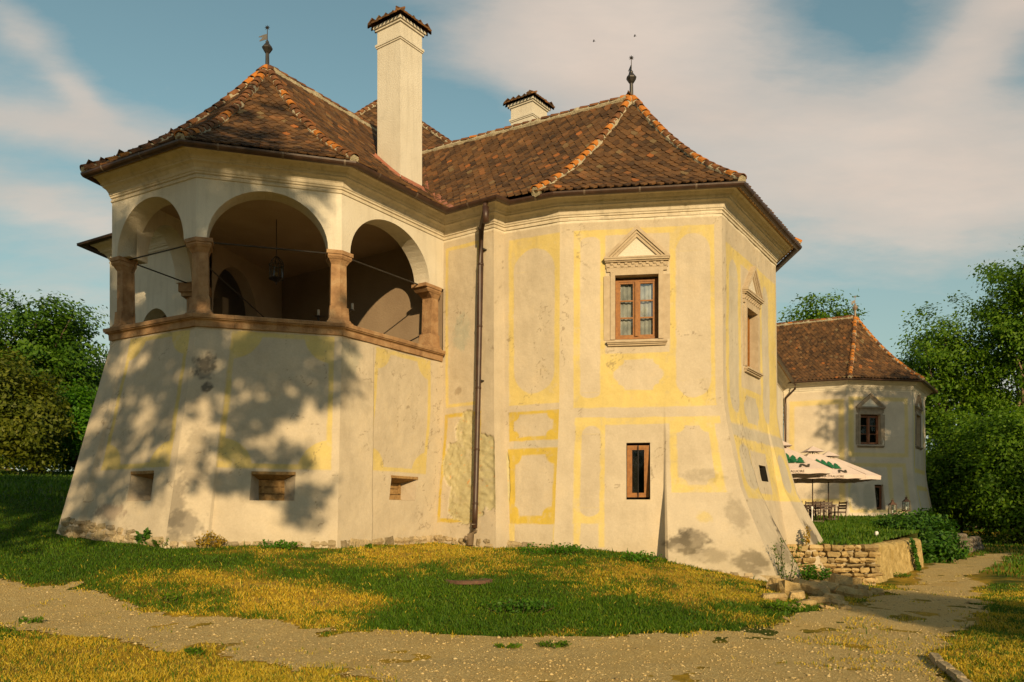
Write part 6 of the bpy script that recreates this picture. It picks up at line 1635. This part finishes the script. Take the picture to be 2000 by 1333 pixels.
# unseen belt of trees added behind the viewer to hold back low sky light
rs = np.random.RandomState(91); ells = []
for k in range(46):
    a = R(180 - 118 + 236 * k / 45) ; rad = rs.uniform(38, 50); x0, y0 = math.sin(a) * rad * 1.25, math.cos(a) * rad; hh = min(13.0, .25 * (abs(min(y0, 0)) + 9)) * rs.uniform(.82, 1.0) if y0 < -4 else rs.uniform(8, 12)
    if y0 > -4 and abs(x0) < 34: continue
    ells.append((x0, y0, gz(x0, y0) + hh * .5, 4.2, 3.2, hh * .5))
C_w, P, O = crown_points(ells, 1900, 22, rs, .8, .6); V, Fq = leaf_quads(P, .75, rs, .3, O)
tag(np_mesh('sky_screen_trees', V, Fq, LG['mid']), kind='stuff')

def weed(name, label, px, py, h, wd, mat, seed, n=160, leaf=.06, stems=8, cat_='weed', tall=False, on=None):
    rs = np.random.RandomState(seed); g0 = ground_hit(px, py) if on is None else on; t = empty(name, tuple(g0)); tag(t, label, cat_)
    b = MB(); P = []
    for k in range(stems):
        a = rs.uniform(0, 6.28); r = wd / 2 * rs.rand() ** .5; x0, y0 = math.cos(a) * r, math.sin(a) * r * .6; hh = h * rs.uniform(.55, 1.0) * (1 - .4 * (r / (wd / 2 + 1e-6)) * (not tall))
        e = (x0 + rs.normal(0, .12) * h, y0 + rs.normal(0, .12) * h, hh); b.tube([(x0 * .6, y0 * .6, -.03), ((x0 + e[0]) / 2, (y0 + e[1]) / 2, hh * .55), e], [.007, .006, .003], 4)
        m_ = n // stems; s = rs.rand(m_) ** (.8 if not tall else 1.0); pts = np.stack([x0 * .6 + (e[0] - x0 * .6) * s, y0 * .6 + (e[1] - y0 * .6) * s, hh * s], -1); P.append(pts + rs.normal(0, 1, (m_, 3)) * np.array([.10, .10, .04]) * (wd * .6 + .05))
    P = np.concatenate(P); P[:, 2] = np.abs(P[:, 2]) + .01; V, Fq = leaf_quads(P, leaf, rs, .4)
    tag(b.build('stem', M['ivy_stem'], t, False, True), kind='stuff'); np_mesh('leaves', V, Fq, mat, t, False, None, True); return t
M['ivy_stem'] = mat_noise('plant_stem', (.05, .06, .02), (.12, .10, .04), 9, .9, .1, 0)
W = weed
def spot(px, Y): x = (px - HX) / FPX * Y; return np.array([x, Y, gz(x, Y)])
W('dry_bush', 'rounded yellow dry bush at the foot of the loggia, by the second buttress', 410, 1072, .42, .62, LG['drybush'], 1, 500, .05, 16, 'bush')
W('leafy_weed', 'dark leafy weed in the shade at the left buttress foot', 283, 1066, .34, .42, LG['ivy'], 2, 130, .11, 7)
W('leafy_weed', 'spreading green weed under the middle loggia slit window', 545, 1074, .22, .85, LG['bright'], 3, 300, .06, 14)
W('leafy_weed', 'thin pale weed left of the yellow dry bush', 312, 1072, .26, .30, LG['mid'], 4, 120, .05, 6)
W('leafy_weed', 'small low weed at the wall foot where the second loggia face ends', 722, 1072, .12, .3, LG['mid'], 5, 90, .05, 5)
W('leafy_weed', 'long mat of green weeds at the wall foot right of the rain pipe', 1080, 1082, .22, 1.6, LG['bright'], 6, 900, .06, 34)
W('leafy_weed', 'mat of green weeds at the foot of the tower, left of its big buttress', 1243, 1098, .24, 1.0, LG['bright'], 7, 560, .06, 24)
W('leafy_weed', 'round dark weed clump in the middle of the green lawn', 1012, 1196, .26, 1.15, LG['ivy'], 8, 760, .055, 28)
W('tall_weed', 'tall thin flowering weed before the tower buttress', 1536, 1112, 1.05, .42, LG['mid'], 9, 300, .05, 9, 'weed', True, spot(1534, 17.3))
W('leafy_weed', 'thick grassy weed between the tower and the stone edging', 1588, 1134, .50, .75, LG['bright'], 10, 620, .07, 26, 'weed', False, spot(1590, 18.4))
W('leafy_weed', 'low weeds along the foot of the rubble wall', 1640, 1128, .28, .8, LG['bright'], 11, 380, .06, 16)
W('leafy_weed', 'green tuft right in front of the stone edging', 1535, 1196, .22, .55, LG['mid'], 12, 260, .06, 14)
W('leafy_weed', 'small tuft on the lawn edge of the path, left', 335, 1174, .16, .40, LG['mid'], 13, 150, .05, 10)
W('leafy_weed', 'small tuft on the gravel at the far left', 62, 1222, .14, .32, LG['mid'], 14, 110, .05, 8)
W('leafy_weed', 'flat tuft in the gravel below the green lawn, left of two', 995, 1268, .08, .34, LG['mid'], 15, 130, .045, 10)
W('leafy_weed', 'flat tuft in the gravel below the green lawn, right of two', 1082, 1266, .10, .48, LG['mid'], 16, 180, .045, 12)
W('leafy_weed', 'tuft on the dry grass rim at the bottom left', 378, 1282, .13, .36, LG['mid'], 17, 120, .05, 9)
W('leafy_weed', 'small tuft growing at the foot of the rendered wall', 1762, 1128, .16, .6, LG['mid'], 18, 170, .05, 10)
W('tall_weed', 'dry brown weed on top of the wall beside the tower', 1578, 1062, .5, .2, LG['drybush'], 19, 90, .07, 5, 'weed', True, at(1576, 1062, 21.0))
# creeper mound over the terrace corner
rs = np.random.RandomState(77); c0 = at(1785, 1040, 30.5); iv = empty('creeper', (c0[0], c0[1], .3)); tag(iv, 'dense green creeper tumbling over the terrace corner beside the retaining wall', 'creeper')
ells = []
def rel(px, py, Y): p = at(px, py, Y); return p - np.array([c0[0], c0[1], .3])
for (px, py, Y, rx, rz) in ((1755, 1030, 33, .9, .40), (1800, 1030, 31, 1.1, .6), (1822, 1062, 29.5, .85, .8), (1815, 1090, 28.6, .7, .5), (1735, 1026, 34, .7, .25), (1842, 1080, 31, .75, .55), (1778, 1016, 35, .7, .3)):
    p = rel(px, py, Y); ells.append((p[0], p[1], p[2], rx, .9, rz))
C_i, P, O = crown_points(ells, 150, 75, rs, .20, .4); V, Fq = leaf_quads(P, .15, rs, .3, O); np_mesh('leaves', V, Fq, LG['ivy'], iv, False, None, True)
b = MB()
for k in range(14): c = C_i[rs.randint(len(C_i))]; b.tube([(c[0] * .6, c[1] * .6, -.2), c * .8 + [0, 0, .1], c], [.03, .02, .008], 5)
b.build('stem', M['bark'], iv, False, True)
rs = np.random.RandomState(78); lBC = np.linalg.norm(C_ - B_); dBC = (C_ - B_) / lBC; nBC = np.array([dBC[1], -dBC[0]]); vn = empty('vine', (*(B_ + dBC * lBC * .74), .0)); tag(vn, 'thin vine hanging down the rendered retaining wall', 'vine')
P = []
for k in range(420): s = rs.rand(); u = lBC * (.72 + .10 * (1 - s)) + rs.normal(0, .10); q = B_ + dBC * u + nBC * (.10 + .1 * (1 - s) + rs.uniform(0, .06)); P.append((q[0] - vn.location[0], q[1] - vn.location[1], .05 + 1.05 * s + rs.normal(0, .03)))
V, Fq = leaf_quads(np.array(P), .10, rs, .0); np_mesh('leaves', V, Fq, LG['ivy'], vn, False, None, True)
q0 = nBC * .16; MB().tube([(dBC[0] * .5 + q0[0], dBC[1] * .5 + q0[1], -.05), (dBC[0] * .1 + q0[0] * .8, dBC[1] * .1 + q0[1] * .8, .5), (-dBC[0] * .1 + q0[0] * .6, -dBC[1] * .1 + q0[1] * .6, 1.1)], .012, 5).build('stem', M['bark'], vn, False, True)
# two birds high up
for (x, y, Y, lab) in ((1160, 81, 62, 'small dark bird in the sky, left of two'), (1240, 71, 60, 'small dark bird in the sky, right of two above the tower finial')):
    p = at(x, y, Y); r = empty('bird', tuple(p)); tag(r, lab, 'bird', 'birds in the sky')
    MB().tube([(-.10, 0, 0), (-.05, 0, .01), (.03, 0, .005), (.12, 0, -.005)], [.006, .028, .024, .008], 7).build('body', M['iron'], r, True, True)
    for s in (-1, 1): MB().add([(-.04, 0, .01), (.04, 0, .01), (.03, s * .10, .05), (-.03, s * .19, .02), (-.05, s * .10, .05)], [(0, 1, 2, 4), (4, 2, 3)]).build('wing', M['iron'], r, False, True)
